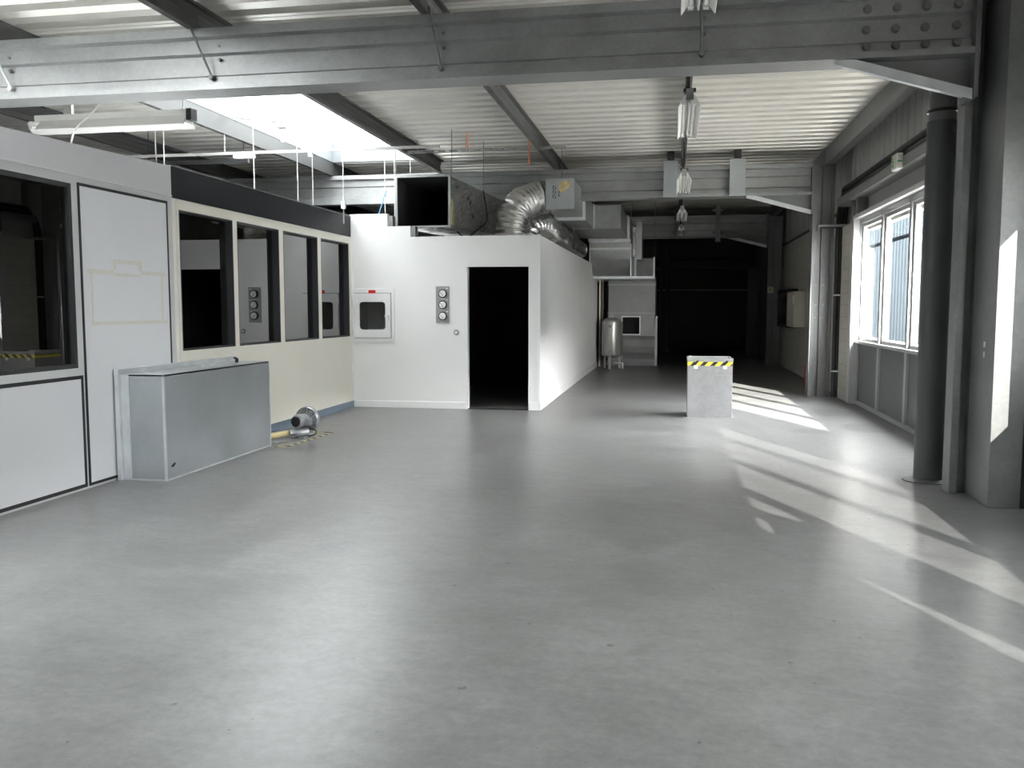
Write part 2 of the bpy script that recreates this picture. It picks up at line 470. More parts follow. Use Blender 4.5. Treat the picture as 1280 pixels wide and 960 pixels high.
# vertical sheet cladding above the windows
def vclad(mb, y0, y1, z0, z1, x, depth=.018, pitch=.32):
    pts = []; y = y0
    while y < y1 - 1e-6:
        for fy, d in ((0, 0), (.24, 0), (.258, depth), (.302, depth)):
            if y+fy < y1: pts.append((x-.004-d, y+fy))
        y += pitch
    pts += [(x-.004, y1), (x+.02, y1), (x+.02, y0)]
    mb.prism(pts, 'z', z0, z1)
cm = MB()
vclad(cm, 7.9, 16.0, 3.42, ZD, XW); vclad(cm, 16.6, 24.6, 3.22, ZD, XW)
struct('cladding', cm, 'clad', wr)
struct('masonry', MB().box(2.84, XW, 15.2, 16.02, 0, 2.93).box(2.90, XW, 16.62, 24.7, 0, 3.2), 'masonry', wr)
struct('capping', MB().box(2.86, XW, 16.62, 24.7, 3.2, 3.24), 'blackmetal', wr)

def window_band(name, posts, kind):
    y0, y1 = posts[-1], posts[0]
    r = sroot(name, (XW, y0, 0))
    f = MB()
    for p in posts:
        e = .10 if p not in (y0, y1) else .12
        f.box(2.93, 3.05, p-e/2, p+e/2, .02, ZH)
    f.box(2.90, 3.06, y0, y1, .985, 1.03)
    f.box(2.93, 3.05, y0, y1, 0, .06).box(2.93, 3.05, y0, y1, 2.88, ZH)
    struct('window_frame', f, 'winframe', r, bevel=.004)
    for a, b in zip(posts[1:], posts):
        s_ = MB(); aa, bb, z0, z1 = a+.05, b-.05, 1.03, 2.88
        us = [aa, aa+.065, bb-.065, bb]; vs = [z0, z0+.05, z1-.05, z1]
        s_.holed('x', 2.965, 3.02, us, vs, lambda y, z: not (us[1] < y < us[2] and vs[1] < z < vs[2]))
        sash = struct('sash', s_, 'winframe', r, bevel=.003)
        struct('pane', MB().box(2.990, 2.996, aa+.06, bb-.06, z0+.045, z1-.045), 'glass_out' if kind == 'far' else 'glass_near', sash)
        struct('lower_panel', MB().box(2.965, 3.02, aa, bb, .06, .985), 'winpanel', r)
    struct('head_cap', MB().prism([(2.84, 2.965), (XW+.01, 2.965), (XW+.01, 3.08), (2.84, 3.03)], 'y', y0-.04, y1+.10), 'frame_w', r)
    struct('lintel', MB().box(3.05, 3.14, y0-.1, y1+.1, 2.79, 3.0), 'clad', r)
    return r
w2 = window_band('window_2', FP, 'far')
struct('reveal_post', MB().box(2.83, XW, 15.0, 15.19, 0, 2.965), 'winframe', w2)
w3 = window_band('window_3', NP, 'near')
# unseen sheets added at the last near panes to shape their sun patches (a slit stays open)
sh = MB()
sh.prism([(1.10, 1.03), (1.84, 1.03), (1.84, 2.22), (1.66, 2.27), (1.42, 2.52), (1.34, 2.83), (1.06, 2.83), (1.06, 2.52), (.70, 2.15)], 'x', 2.970, 2.978)
sh.prism([(.66, 2.15), (1.06, 2.15), (1.06, 2.52), (.66, 2.52)], 'x', 2.980, 2.986)
sh.prism([(.515, 1.03), (.52, 1.03), (.69, 2.15), (.74, 2.83), (.515, 2.83)], 'x', 2.970, 2.978)
sh.box(2.970, 2.978, -1.035, .285, 1.03, 2.83)
struct('sun_mask_sheet', sh, 'winpanel', w3)

# other outer walls
struct('wall_outer', MB().box(-11.6, -11.4, -6.5, 34.5, 0, 4.36), 'clad')
struct('wall_back', MB().box(-11.5, 3.3, 33.6, 33.9, 0, 4.36), 'dark2')  # dark colour carries the gloom of the rear
struct('wall_front', MB().box(-11.5, 3.3, -6.5, -6.3, 0, 4.36), 'clad')

# ------------------------------------------------------------------ office partition (left)
wl = sroot('wall_left', (XL, 0, 0))
XT = XL - .10
# first, grey-white section: Y 4.4 .. 8.14
def topz(y): return 2.955 - (8.14-y)*.028
g = MB()
win_a = (4.85, 6.64, 1.045, 2.58)
g.holed('x', XT, XL, [4.4, win_a[0], win_a[1], 8.14], [0, win_a[2], win_a[3], 2.655],
        lambda y, z: not (win_a[0] < y < win_a[1] and win_a[2] < z < win_a[3]))
struct('panel_frame', g, 'frame_w', wl)
fa = MB(); a, b = [], []
for x in (XT, XL+.004):
    fa_pts = [(x, 4.4, 2.662), (x, 8.135, 2.662), (x, 8.135, topz(8.14)), (x, 4.4, topz(4.4))]
    a.append([fa.bm.verts.new(p) for p in fa_pts])
for q in a: fa.bm.faces.new(q)
for i in range(4): fa.bm.faces.new((a[0][i], a[0][(i+1) % 4], a[1][(i+1) % 4], a[1][i]))
struct('fascia', fa, 'panel_g', wl)
struct('fascia_lip', MB().box(XT, XL+.012, 4.4, 8.135, 2.652, 2.664), 'frame_w', wl)
def gasketed(y0, y1, z0, z1, m, g=.028):
    k = MB().holed('x', XL-.01, XL+.006, [y0, y0+g, y1-g, y1], [z0, z0+g, z1-g, z1], lambda y, z: not (y0+g < y < y1-g and z0+g < z < z1-g))
    struct('gasket', k, 'gasket', wl)
    struct('panel', MB().box(XL-.01, XL+.004, y0+g, y1-g, z0+g, z1-g), m, wl)
gasketed(4.85, 6.69, .02, .98, 'panel', .03)
gasketed(6.715, 8.055, .02, 2.60, 'panel', .025)
# second, cream section: Y 8.14 .. 13.1
cw = [(8.262, 9.375), (9.470, 10.570), (10.690, 11.810), (11.925, 13.02)]
ZC0, ZC1 = 1.112, 2.54
yy = [8.14, 13.1] + [v for p in cw for v in p]
struct('cream_panel', MB().holed('x', XT, XL, yy, [0, ZC0, ZC1, 2.645], lambda y, z: not any(a < y < b and ZC0 < z < ZC1 for a, b in cw)), 'cream', wl)
struct('dark_fascia', MB().box(XT, XL+.006, 8.14, 13.1, 2.645, 2.955), 'anth', wl)
struct('corner_post', MB().box(XL-.02, XL+.028, 8.145, 8.185, 0, 2.64), 'cream_l', wl, bevel=.004)
struct('fascia_edge', MB().box(XT, XL+.012, 8.14, 13.1, 2.955, 2.965), 'galv', wl)
struct('baseboard_left', MB().box(XL, XL+.014, 8.19, 13.12, 0, .10), 'bluegrey')
# tape outline left on the white panel
tp = MB(); X0, X1 = XL+.004, XL+.0065
for a, b, c, d in ((6.80, 7.16, 1.845, 1.885), (7.57, 7.97, 1.86, 1.895), (7.15, 7.20, 1.885, 1.945), (7.15, 7.59, 1.945, 1.985), (7.54, 7.59, 1.895, 1.945),
                   (7.16, 7.57, 1.835, 1.862), (6.82, 7.98, 1.40, 1.432), (6.83, 6.86, 1.432, 1.845), (7.90, 7.93, 1.432, 1.86)):
    tp.box(X0, X1, a, b, c, d)
tag(struct('tape_residue', tp, 'residue', wl), 'pale outline left by removed tape')

def office_window(name, y0, y1, z0, z1, depth, fr):
    r = sroot(name, (XL, y0, z0))
    k = MB().holed('x', XL-depth, XL-.001, [y0, y0+fr, y1-fr, y1], [z0, z0+fr, z1-fr, z1], lambda y, z: not (y0+fr < y < y1-fr and z0+fr < z < z1-fr))
    struct('window_frame', k, 'jamb', r)
    struct('pane', MB().box(XL-depth+.008, XL-depth+.014, y0+fr, y1-fr, z0+fr, z1-fr), 'glass_dark', r)
    return r
office_window('window_5', *win_a, .05, .035)
for i, (a, b) in enumerate(cw): office_window('window_%d' % (6+i), a, b, ZC0, ZC1, .095, .016)
# dark office behind the glass
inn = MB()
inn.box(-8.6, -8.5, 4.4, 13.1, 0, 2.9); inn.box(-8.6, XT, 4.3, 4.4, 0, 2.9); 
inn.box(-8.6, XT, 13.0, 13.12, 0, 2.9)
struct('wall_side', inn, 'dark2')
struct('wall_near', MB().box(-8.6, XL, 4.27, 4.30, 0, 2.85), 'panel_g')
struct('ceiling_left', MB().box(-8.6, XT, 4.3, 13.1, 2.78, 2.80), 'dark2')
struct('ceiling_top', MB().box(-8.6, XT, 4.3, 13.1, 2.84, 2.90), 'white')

# ------------------------------------------------------------------ white room
D0, D1, DH = -3.09, -2.125, 2.185
HY = (-4.86, -4.31, 1.115, 1.755)  # hatch hole
def keepF(x, z):
    if D0 < x < D1 and z < DH: return False
    if HY[0] < x < HY[1] and HY[2] < z < HY[3]: return False
    top = 2.995 if x < -4.34 else (2.80 if x < -3.972 else 2.637)
    return z < top
wm = MB().holed('y', YB, YB+.1, [XL+.0, -4.34, -3.972, D0, D1, HY[0], HY[1], XB], [0, HY[2], HY[3], DH, 2.637, 2.80, 2.995], keepF)
struct('wall_middle', wm, 'white')
struct('wall_inner', MB().box(XB-.1, XB, YB+.1, YE, 0, 2.637), 'white')
struct('trim_1', MB().box(XB-.035, XB+.012, YB-.012, YB+.035, 0, 2.645), 'white2')
struct('wall_rear', MB().box(XL, XB-.1, YE-.1, YE, 0, 2.637), 'white')
struct('trim_2', MB().box(XL-.012, XL+.03, YB-.012, YB, 0, 2.99), 'white2')
struct('baseboard_middle', MB().box(XL+.02, D0, YB-.018, YB, 0, .105).box(D1, XB+.018, YB-.018, YB, 0, .125), 'white2', bevel=.004)
struct('baseboard_inner', MB().box(XB, XB+.018, YB-.018, YE, 0, .125), 'white2', bevel=.004)
struct('ceiling_lower', MB().box(XL, XB-.1, YB+.1, YE, 2.56, 2.62), 'white')
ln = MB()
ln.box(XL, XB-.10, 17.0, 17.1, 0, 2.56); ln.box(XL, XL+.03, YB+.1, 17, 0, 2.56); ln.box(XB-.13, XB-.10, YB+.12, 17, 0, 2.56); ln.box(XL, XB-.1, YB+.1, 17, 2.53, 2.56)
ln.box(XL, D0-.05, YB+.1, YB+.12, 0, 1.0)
struct('wall_shade_lining', ln, 'dark')  # near-black lining puts the room's darkness into its wall colour
# door jamb
dj = MB().box(D0, D0+.012, YB-.004, YB+.11, 0, DH).box(D1-.012, D1, YB-.004, YB+.11, 0, DH).box(D0, D1, YB-.004, YB+.11, DH-.012, DH)
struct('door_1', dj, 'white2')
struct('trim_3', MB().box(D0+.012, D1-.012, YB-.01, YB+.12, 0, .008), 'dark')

# ------------------------------------------------------------------ rear of the hall, near-black colours carrying its gloom
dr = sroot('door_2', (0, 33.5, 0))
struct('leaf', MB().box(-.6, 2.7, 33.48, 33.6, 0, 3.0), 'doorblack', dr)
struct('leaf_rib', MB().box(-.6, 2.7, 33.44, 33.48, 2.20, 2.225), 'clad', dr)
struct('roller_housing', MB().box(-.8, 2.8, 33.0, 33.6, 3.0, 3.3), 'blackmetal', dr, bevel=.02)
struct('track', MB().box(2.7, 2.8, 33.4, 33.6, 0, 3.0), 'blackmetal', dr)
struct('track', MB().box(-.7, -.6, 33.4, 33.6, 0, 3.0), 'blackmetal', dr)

# ------------------------------------------------------------------ portal frames
def beam_profile(yc, zb=3.51, zt=4.05, hw=.16):
    f = [(-hw, zb), (-hw, zb+.05), (-.075, zb+.055), (-.075, zb+.13), (-.045, zb+.15), (-.045, zb+.32), (-.075, zb+.34), (-.075, zb+.46), (-hw, zb+.465), (-hw, zt)]
    return [(yc+y, z) for y, z in f] + [(yc-y, z) for y, z in f[::-1]]
def hexbolt(mb, x, y, z, r=.026):
    mb.cyl((x, y, z), (x, y-.008, z), r*1.25, 12); mb.cyl((x, y-.008, z), (x, y-.03, z), r, 6)

def steel_beam(yc, x1, label, bolts):
    t = thing('steel_beam', label, 'beam', (x1, yc, 3.51), 'roof beams')
    MB().prism(beam_profile(yc), 'x', -11.4, x1).build('web', 'galv', t)
    MB().box(x1-.03, x1, yc-.17, yc+.17, 3.18, 4.08).build('end_plate', 'galv_dark', t)
    # haunch
    g = MB(); pr = [(1.36, 3.51), (x1-.03, 3.51), (x1-.03, 3.22)]
    g.prism(pr, 'y', yc-.02, yc+.02).build('gusset', 'galv_dark', t)
    h = MB(); h.bar((1.24, yc, 3.545), (x1-.02, yc, 3.235), .26, .012, up=(.31, 0, 1))
    h.bar((1.24, yc-.13, 3.515), (x1-.02, yc-.13, 3.205), .012, .075, up=(.31, 0, 1))
    h.build('haunch_flange', 'zinc_light', t)
    if bolts:
        for x in (1.48, 1.70, 1.92, 2.15):
            for z, yo in ((3.905, -.075), (3.755, -.045), (3.615, -.075)):
                b = MB(); hexbolt(b, x, yc+yo, z, .029); b.build('bolt', 'galv_dark', t)
        for x in (-6.22, -4.07, -1.98, .22):
            for z in (3.91, 3.79):
                b = MB(); hexbolt(b, x, yc-.06, z, .014); b.build('fixing_bolt', 'galv_dark', t)
    return t
steel_beam(F1, 2.29, 'long galvanised steel roof beam bolted to the near column beside the drainpipe', True)
steel_beam(F2, 2.36, 'galvanised roof beam over the white room, carrying two hanging grey plates', False)
steel_beam(F3, 2.48, 'dim far roof beam in front of the dark rear, with two hanging posts', False)

# near column, seen closest to the window wall
t = thing('steel_column', 'tall ribbed steel column beside the grey drainpipe, with a sunlit strip', 'column', (2.45, F1, 0))
MB().box(2.29, 2.355, 7.79, 7.98, 0, 4.3).build('inner_flange', 'galv_mid', t, bevel=.006)
MB().prism([(2.355, 7.84), (2.405, 7.84), (2.405, 7.98), (2.355, 7.98)], 'z', 0, 4.3).build('flange_lip', 'galv_dark', t)
MB().prism([(2.405, 7.87), (2.43, 7.84), (2.50, 7.84), (2.50, 7.98), (2.405, 7.98)], 'z', 0, 4.3).build('web', 'galv_dark', t)
MB().prism([(2.432, 7.30), (2.665, 7.30), (2.665, 7.34), (2.475, 7.34), (2.475, 7.84), (2.432, 7.84)], 'z', 0, 4.3).build('outer_channel', 'galv_mid', t, bevel=.004)
MB().prism([(2.665, 7.31), (2.93, 7.31), (2.93, 7.80), (2.665, 7.80)], 'z', 0.0, 4.3).build('wall_channel', 'blackmetal', t)
for z in (3.42, 3.62, 3.82):
    b = MB(); hexbolt(b, 2.38, 7.84, z, .018); b.build('bolt', 'galv', t)
for z in (1.16, 1.24):
    MB().box(2.432-.003, 2.432, 7.50, 7.54, z, z+.045).build('slot', 'zinc_light', t)

def far_column(y, x0, x1, label, mats, bolts=False):
    t = thing('steel_column', label, 'column', (x0, y, 0))
    w = x1 - x0
    MB().prism([(x0, y-.16), (x0+.07, y-.16), (x0+.07, y-.10), (x0+.045, y-.10), (x0+.045, y+.10), (x0+.07, y+.10), (x0+.07, y+.16), (x0, y+.16)], 'z', 0, 4.01).build('inner_flange', mats, t)
    MB().prism([(x0+.07, y-.06), (x0+w*.42, y-.06), (x0+w*.46, y-.09), (x0+w*.88, y-.09), (x0+w*.92, y-.06), (x1-.05, y-.06), (x1-.05, y+.06), (x0+.07, y+.06)], 'z', 0, 4.01).build('web', mats, t)
    MB().prism([(x1-.05, y-.16), (x1, y-.16), (x1, y+.16), (x1-.05, y+.16)], 'z', 0, 4.01).build('outer_flange', mats, t)
    if bolts:
        for z in (1.95, 1.6, 1.38):
            for x in (x0+.10, x0+w*.62):
                b = MB(); hexbolt(b, x, y-.06 if x < x0+.2 else y-.09, z, .018); b.build('bolt', 'galv_mid', t)
    return t
c2 = far_column(F2, 2.36, 2.72, 'bolted galvanised column just before the block wall, beyond the windows', 'galv_dark', True)
c3 = far_column(F3, 2.50, 2.86, 'dim far column at the edge of the dark rear, with an alarm button', 'galv_dark')

# purlins
PX = [.14, -2.12, -4.30, -6.42, -8.55]
def purlin(x, y0, y1, label, side=1):
    p = MB()
    prof = [(x-.035, 4.05), (x+.035, 4.05), (x+.035, 4.075), (x-.015, 4.075), (x-.015, 4.13), (x-.03, 4.15), (x-.03, 4.205), (x-.015, 4.225), (x-.015, 4.275), (x+.035, 4.275), (x+.035, 4.30), (x-.035, 4.30)]
    if side < 0: prof = [(2*x-a, b) for a, b in prof]
    p.prism(prof, 'y', y0, y1)
    single('roof_purlin', p, 'purlin', label, 'purlin', (x, y0, 4.05), 'roof purlins')
bayname = {0: 'before the near beam', 1: 'between the near and second beams', 2: 'beyond the second beam'}
where = ['above the strip lights', 'between strip lights and rooflight', 'on the doorway side of the rooflight', 'on the office side of the rooflight', 'deep over the office']
for bay, (y0, y1) in enumerate(((-6.3, F1), (F1, F2), (F2, F3))):
    for i, x in enumerate(PX):
        if bay == 0 and i in (0, 4): continue
        if bay == 2 and i == 2: continue
        purlin(x, y0+.002, y1-.002, 'steel purlin ' + where[i] + ', ' + bayname[bay], 1 if i != 3 else -1)
for (y0, y1, lab) in ((F1+.33, F2, 'deep eaves purlin above the window wall, from near beam to second beam'), (F2+.02, F3, 'dim eaves purlin beyond the second column, above the cladding')):
    p = MB().prism([(2.56, 4.02), (2.70, 4.02), (2.70, 4.05), (2.60, 4.06), (2.60, 4.11), (2.575, 4.14), (2.575, 4.20), (2.60, 4.23), (2.60, 4.27), (2.70, 4.28), (2.70, 4.30), (2.56, 4.30)], 'y', y0, y1)
    single('eaves_purlin', p, 'galv_dark', lab, 'purlin', (2.63, y0, 4.02))

# brace rods between purlins and near beam
for a, b, lab in (((-6.38, 7.47, 4.06), (-6.20, 7.57, 3.62), 'pale brace rod on the near beam, over the grey office panels'),
                  ((-4.31, 7.47, 4.10), (-4.14, 7.57, 3.63), 'dark brace rod on the near beam above the hanging white light'),
                  ((-2.075, 7.47, 4.10), (-2.0, 7.57, 3.61), 'dark brace rod halfway along the near beam'),
                  ((.19, 7.47, 4.06), (.20, 7.57, 3.62), 'thin brace rod on the near beam under the topmost light')):
    t = thing('brace_rod', lab, 'rod', b, 'brace rods of the near beam')
    MB().tube([a, b], .011, 8).build('rod', 'galv_dark' if a[0] > -6 else 'rod', t)
    MB().cyl((b[0], b[1]+.02, b[2]), (b[0], b[1]-.035, b[2]), .024, 6).build('end_bolt', 'galv_dark' if a[0] > -6 else 'rod', t)

# ------------------------------------------------------------------ strip lights (along Y)
def strip_light(loc, label, group):
    x, y, z = loc; L = 1.7
    t = thing('strip_light', label, 'ceiling light', loc, group)
    MB().box(x-.032, x+.032, y, y+L, z+.06, z+.13).build('spine', 'fix_white', t)
    rf = MB()
    for s in (-1, 1):
        rf.prism([(x+s*.03, z+.075), (x+s*.105, z-.035), (x+s*.11, z-.03), (x+s*.04, z+.085)], 'y', y, y+L)
    rf.build('reflector', 'fix_white', t)
    MB().prism([(x-.018, z+.06), (x+.018, z+.06), (x+.004, z-.02), (x-.004, z-.02)], 'y', y+.03, y+L-.03).build('centre_fin', 'fix_white', t)
    for s in (-1, 1):
        tb = MB().cyl((x+s*.048, y+.05, z+.012), (x+s*.048, y+L-.05, z+.012), .014, 12).build('tube', 'tube', t, smooth=True)
        c = MB()
        for yy in (y+.02, y+L-.06): c.box(x+s*.048-.018, x+s*.048+.018, yy, yy+.04, z-.012, z+.062)
        c.build('lamp_holder', 'fix_white', tb)
    MB().box(x-.036, x+.036, y-.005, y, z+.03, z+.135).box(x-.036, x+.036, y+L, y+L+.005, z+.03, z+.135).build('end_cap', 'galv', t)
    h = MB()
    for yy in (y+.12, y+L-.15):
        h.bar((x-.012, yy, z+.13), (x-.012, yy, 4.06), .012, .03)
        h.box(x-.06, x+.06, yy-.03, yy+.03, z+.13, z+.16)
    h.build('hanger', 'black', t)
    return t
sl = strip_light((.13, 8.85, 3.52), 'white twin-tube strip light hanging just behind the near beam', 'row of strip lights')
dup(sl, (.13, 4.25, 3.46), 'twin-tube strip light cut off by the top edge, in front of the near beam', 'row of strip lights')
dup(sl, (.14, 13.7, 3.50), 'small strip light hanging in front of the second beam between the plates', 'row of strip lights')
dup(sl, (.16, 18.6, 3.50), 'small strip light between the second beam and the dim far beam', 'row of strip lights')
dup(sl, (.18, 22.6, 3.50), 'tiny dark strip light under the far beam line', 'row of strip lights')

# hanging batten light on the left (along X)
x0, x1, y, z = -7.22, -5.18, 9.0, 3.60
t = thing('batten_light', 'long white batten light hanging over the grey office panels', 'ceiling light', ((x0+x1)/2, y, z))
MB().box(x0+.14, x1, y-.035, y+.035, z+.02, z+.10).build('spine', 'fix_white', t, bevel=.004)
MB().prism([(y-.035, z+.035), (y-.135, z-.075), (y-.125, z-.085), (y-.025, z+.02)], 'x', x0+.22, x1-.03).build('reflector', 'fix_white', t)
MB().prism([(y+.035, z+.035), (y+.135, z-.075), (y+.125, z-.085), (y+.025, z+.02)], 'x', x0, x1-.03).build('reflector', 'fix_white', t)
for s in (-.05, .05):
    MB().cyl((x0+.12, y+s, z-.025), (x1-.06, y+s, z-.025), .014, 12).build('tube', 'tube', t, smooth=True)
lh = MB()
for xx in (x0+.1, x1-.07): lh.box(xx, xx+.04, y-.07, y+.07, z-.05, z+.03)
lh.build('lamp_holder', 'fix_white', t)
MB().box(x1-.03, x1+.03, y-.06, y+.06, z-.02, z+.10).build('end_cap', 'black', t)
h = MB(); h.tube([(x0+.55, y, z+.10), (x0+.53, y, z+.40), (x0+.56, y, 4.30)], .016, 8); h.tube([(x1-.10, y, z+.10), (x1-.10, y, 4.30)], .005, 6)
h.box(x0+.50, x0+.60, y-.02, y+.02, z+.09, z+.22)
h.build('hanger', 'rod', t)
single('support_channel', MB().box(-7.25, -6.35, 8.80, 8.84, 3.93, 3.97).bar((-7.2, 8.82, 3.97), (-7.2, 8.82, 4.31), .01, .01).bar((-6.4, 8.82, 3.97), (-6.4, 8.82, 4.31), .01, .01), 'blackmetal', 'short dark channel above the thick hanger of the batten light', 'channel', (-6.8, 8.82, 3.93))

# white loose cable
pts = [(-5.62, 8.35, 3.96), (-5.66, 8.3, 3.80), (-5.78, 8.2, 3.55), (-5.88, 8.05, 3.35), (-5.92, 8.0, 3.15), (-5.92, 8.0, 2.92)]
def smooth_pts(p, n=6):
    p = [Vector(q) for q in p]; out = []
    for i in range(len(p)-1):
        a, b, c, d = p[max(i-1, 0)], p[i], p[i+1], p[min(i+2, len(p)-1)]
        for k in range(n):
            t_ = k/n
            out.append(.5*((2*b)+(c-a)*t_+(2*a-5*b+4*c-d)*t_*t_+(3*b-a-3*c+d)*t_**3))
    out.append(p[-1]); return out
pts[0] = (-5.60, 8.40, 4.30)
single('cable', MB().tube(smooth_pts(pts), .009, 8), 'whitecord', 'loose white cable dropping behind the grey office panel', 'cable', (-5.92, 8.0, 2.92))

# ------------------------------------------------------------------ rails, hangers and odds above the office
t = thing('conduit_rail', 'long thin rail hung across the rooflight, white in its light', 'rail', (-6, 12, 3.76))
MB().box(-9.4, -3.2, 11.98, 12.02, 3.755, 3.79).build('rail', 'rod', t)
MB().box(-6.25, -5.95, 11.96, 12.04, 3.70, 3.75).build('junction_box', 'white2', t)
h = MB()
for xx in (-7.5, -6.4, -4.3): h.bar((xx, 12, 3.79), (xx, 12, 4.30 if xx != -6.4 and xx != -4.3 else 4.06), .007, .007)
h.build('hanger', 'rod', t)
single('conduit_rail', MB().box(-9.4, -6.35, 12.6, 12.65, 3.74, 3.80).bar((-8.0, 12.62, 3.8), (-8.0, 12.62, 4.31), .01, .01).bar((-6.42, 12.62, 3.8), (-6.42, 12.62, 4.06), .01, .01), 'blackmetal', 'dark rail behind the batten light, ending short of the rooflight', 'rail', (-8, 12.62, 3.74))
t = thing('slotted_rail', 'slotted grey rail under the deck above the open duct end', 'rail', (-3.1, 14, 4.05))
MB().holed('y', 13.98, 14.02, [-4.53, -1.70] + [v for i in range(14) for v in (-4.4+i*.19, -4.32+i*.19)], [4.045, 4.056, 4.074, 4.085],
           lambda x, z: not (4.056 < z < 4.074 and any(-4.4+i*.19 < x < -4.32+i*.19 for i in range(14)))).build('rail', 'galv', t)
hr = MB()
for xx in (-4.1, -3.3, -2.14): hr.bar((xx, 14, 4.08), (xx, 14, 4.31), .008, .008)
hr.build('hanger', 'galv', t)
# threaded rods that carry the office ceiling
rods = [(-5.957, 12.0, 2.80, 4.32, 'thin hanger rod passing the white junction box on the long rail'),
        (-5.38, 12.2, 2.80, 4.66, 'thin hanger rod third from the white room corner'),
        (-5.065, 12.0, 2.80, 4.66, 'thin hanger rod below the white rooflight opener'),
        (-7.49, 12.0, 2.80, 4.32, 'faint hanger rod behind the end of the batten light'),
        (-6.75, 11.0, 2.80, 4.32, 'faint hanger rod by the corner where the dark fascia starts'),
        (-4.82, 15.0, 2.62, 4.66, 'hanger rod behind the high corner of the white room'),
        (-4.62, 15.3, 2.62, 4.66, 'hanger rod beside the black open duct end')]
for x, y, z0, z1, lab in rods:
    single('hanger_rod', MB().cyl((x, y, z0), (x, y, z1), .0065, 8), 'rod', lab, 'hanger rod', (x, y, z0), 'ceiling hanger rods')
for x, y, lab in ((-4.84, 12.6, 'white-sleeved hanger above the dark fascia end'), (-4.86, 14.6, 'white-sleeved hanger behind the white room corner')):
    t = thing('sleeved_hanger', lab, 'hanger', (x, y, 2.6), 'sleeved hangers')
    MB().cyl((x, y, 2.80 if y < 13 else 2.62), (x, y, 4.6), .008, 8).build('rod', 'rod', t)
    MB().box(x-.03, x+.03, y-.03, y+.03, 3.02, 3.13).build('sleeve', 'white2', t, bevel=.005)
single('blue_cord', MB().tube([(-5.0, 14.2, 2.62), (-4.86, 14.2, 3.05), (-4.70, 14.2, 3.5)], .008, 6), 'blue', 'thin blue cord slanting above the white room corner', 'cord', (-5.0, 14.2, 2.62))
# rooflight opener
t = thing('rooflight_opener', 'white T-shaped opener bracket under the rooflight', 'opener', (-5.1, 12, 4.0))
o = MB().bar((-5.50, 12.1, 4.19), (-4.93, 11.9, 4.07), .04, .035).bar((-5.48, 11.9, 3.90), (-4.93, 11.9, 4.07), .04, .035)
o.build('arm', 'white2', t)
MB().box(-5.115, -5.065, 11.97, 12.03, 3.69, 4.08).build('post', 'white2', t)
MB().box(-5.62, -5.50, 12.05, 12.15, 4.12, 4.26).build('motor', 'galv', t, bevel=.01)
MB().bar((-6.32, 12.1, 4.30), (-5.50, 12.1, 4.20), .05, .02).build('mounting_plate', 'galv', t)
MB().bar((-4.93, 11.9, 4.07), (-4.30, 11.9, 4.40), .02, .02).build('push_rod', 'rod', t)
# orange straps
for x, y, z0, z1, lab in ((-3.26, 14.0, 4.20, 4.42, 'short orange strap hanging from the deck, shorter of the pair'), (-2.265, 14.0, 3.80, 4.30, 'longer orange strap hanging beside the slotted rail end')):
    z1 = ZD + .02
    single('strap', MB().box(x-.010, x+.010, y-.05, y-.045, z0-.12 if z0 > 4.1 else z0, z1), 'orange', lab, 'strap', (x, y-.05, z0), 'orange straps')

# hanging plates on second beam, posts and rail at third
for x0, x1, lab in ((-.20, .05, 'grey hanging plate on the second beam, on the duct side of the strip lights'), (.94, 1.21, 'grey hanging plate on the second beam, on the window side of the strip lights')):
    t = thing('hanging_plate', lab, 'steel plate', ((x0+x1)/2, 16.05, 3.52), 'hanging plates')
    MB().box(x0, x1, 16.03, 16.06, 3.50, 4.14).build('plate', 'zinc', t, bevel=.004)
    xm = (x0+x1)/2
    MB().box(xm-.06, xm+.06, 16.03, 16.10, 4.14, 4.31).build('stub', 'blackmetal', t)
t = thing('hoist_rail', 'dim hoist rail on two posts under the far beam', 'rail', (.6, 24.5, 3.5))
for xx in (.07, 1.16):
    MB().box(xx-.06, xx+.06, 24.55, 24.66, 3.49, 4.31).build('post', 'galv_dark', t)
    MB().box(xx-.14, xx+.14, 24.56, 24.64, 3.55, 3.60).box(xx-.14, xx+.14, 24.56, 24.64, 4.14, 4.19).build('clamp', 'galv_dark', t)
MB().box(-1.3, 2.2, 24.52, 24.68, 3.43, 3.49).build('rail', 'galv_dark', t)
MB().box(1.10, 1.22, 24.5, 24.7, 3.33, 3.43).build('trolley', 'galv_dark', t)

# ------------------------------------------------------------------ things on the right
# ledge / cable tray with cables
t = thing('cable_ledge', 'grey ledge running along the wall above the windows', 'ledge', (2.85, 12, 3.28))
MB().prism([(2.74, 3.27), (XW, 3.27), (XW, 3.30), (2.77, 3.30), (2.77, 3.40), (2.74, 3.40)], 'y', 7.9, 16.0).build('tray', 'galv_dark', t)
MB().box(2.80, XW, 14.6, 14.72, 3.02, 3.27).box(2.80, XW, 15.05, 15.10, 3.02, 3.27).build('bracket', 'galv_dark', t)
for k, (x, z) in enumerate(((2.795, 3.445), (2.88, 3.445), (2.80, 3.535))):
    pts = [(x, 7.95, z), (x, 10, z), (x, 13, z), (x, 15.2, z), (x, 15.75, z-.02), (2.80+.05*k, 16.05, z-.16), (2.79+.05*k, 16.13, z-.5), (2.79+.05*k, 16.13, 2.2), (2.79+.05*k, 16.13, 0)]
    single('cable', MB().tube(smooth_pts(pts, 5), .043, 10), 'black', ['black cable at the front of the ledge, dropping behind the far column', 'black cable at the back of the ledge against the cladding', 'black cable lying on top of the other two on the ledge'][k], 'cable', (2.79+.05*k, 16.13, 0), 'ledge cables', smooth=True)
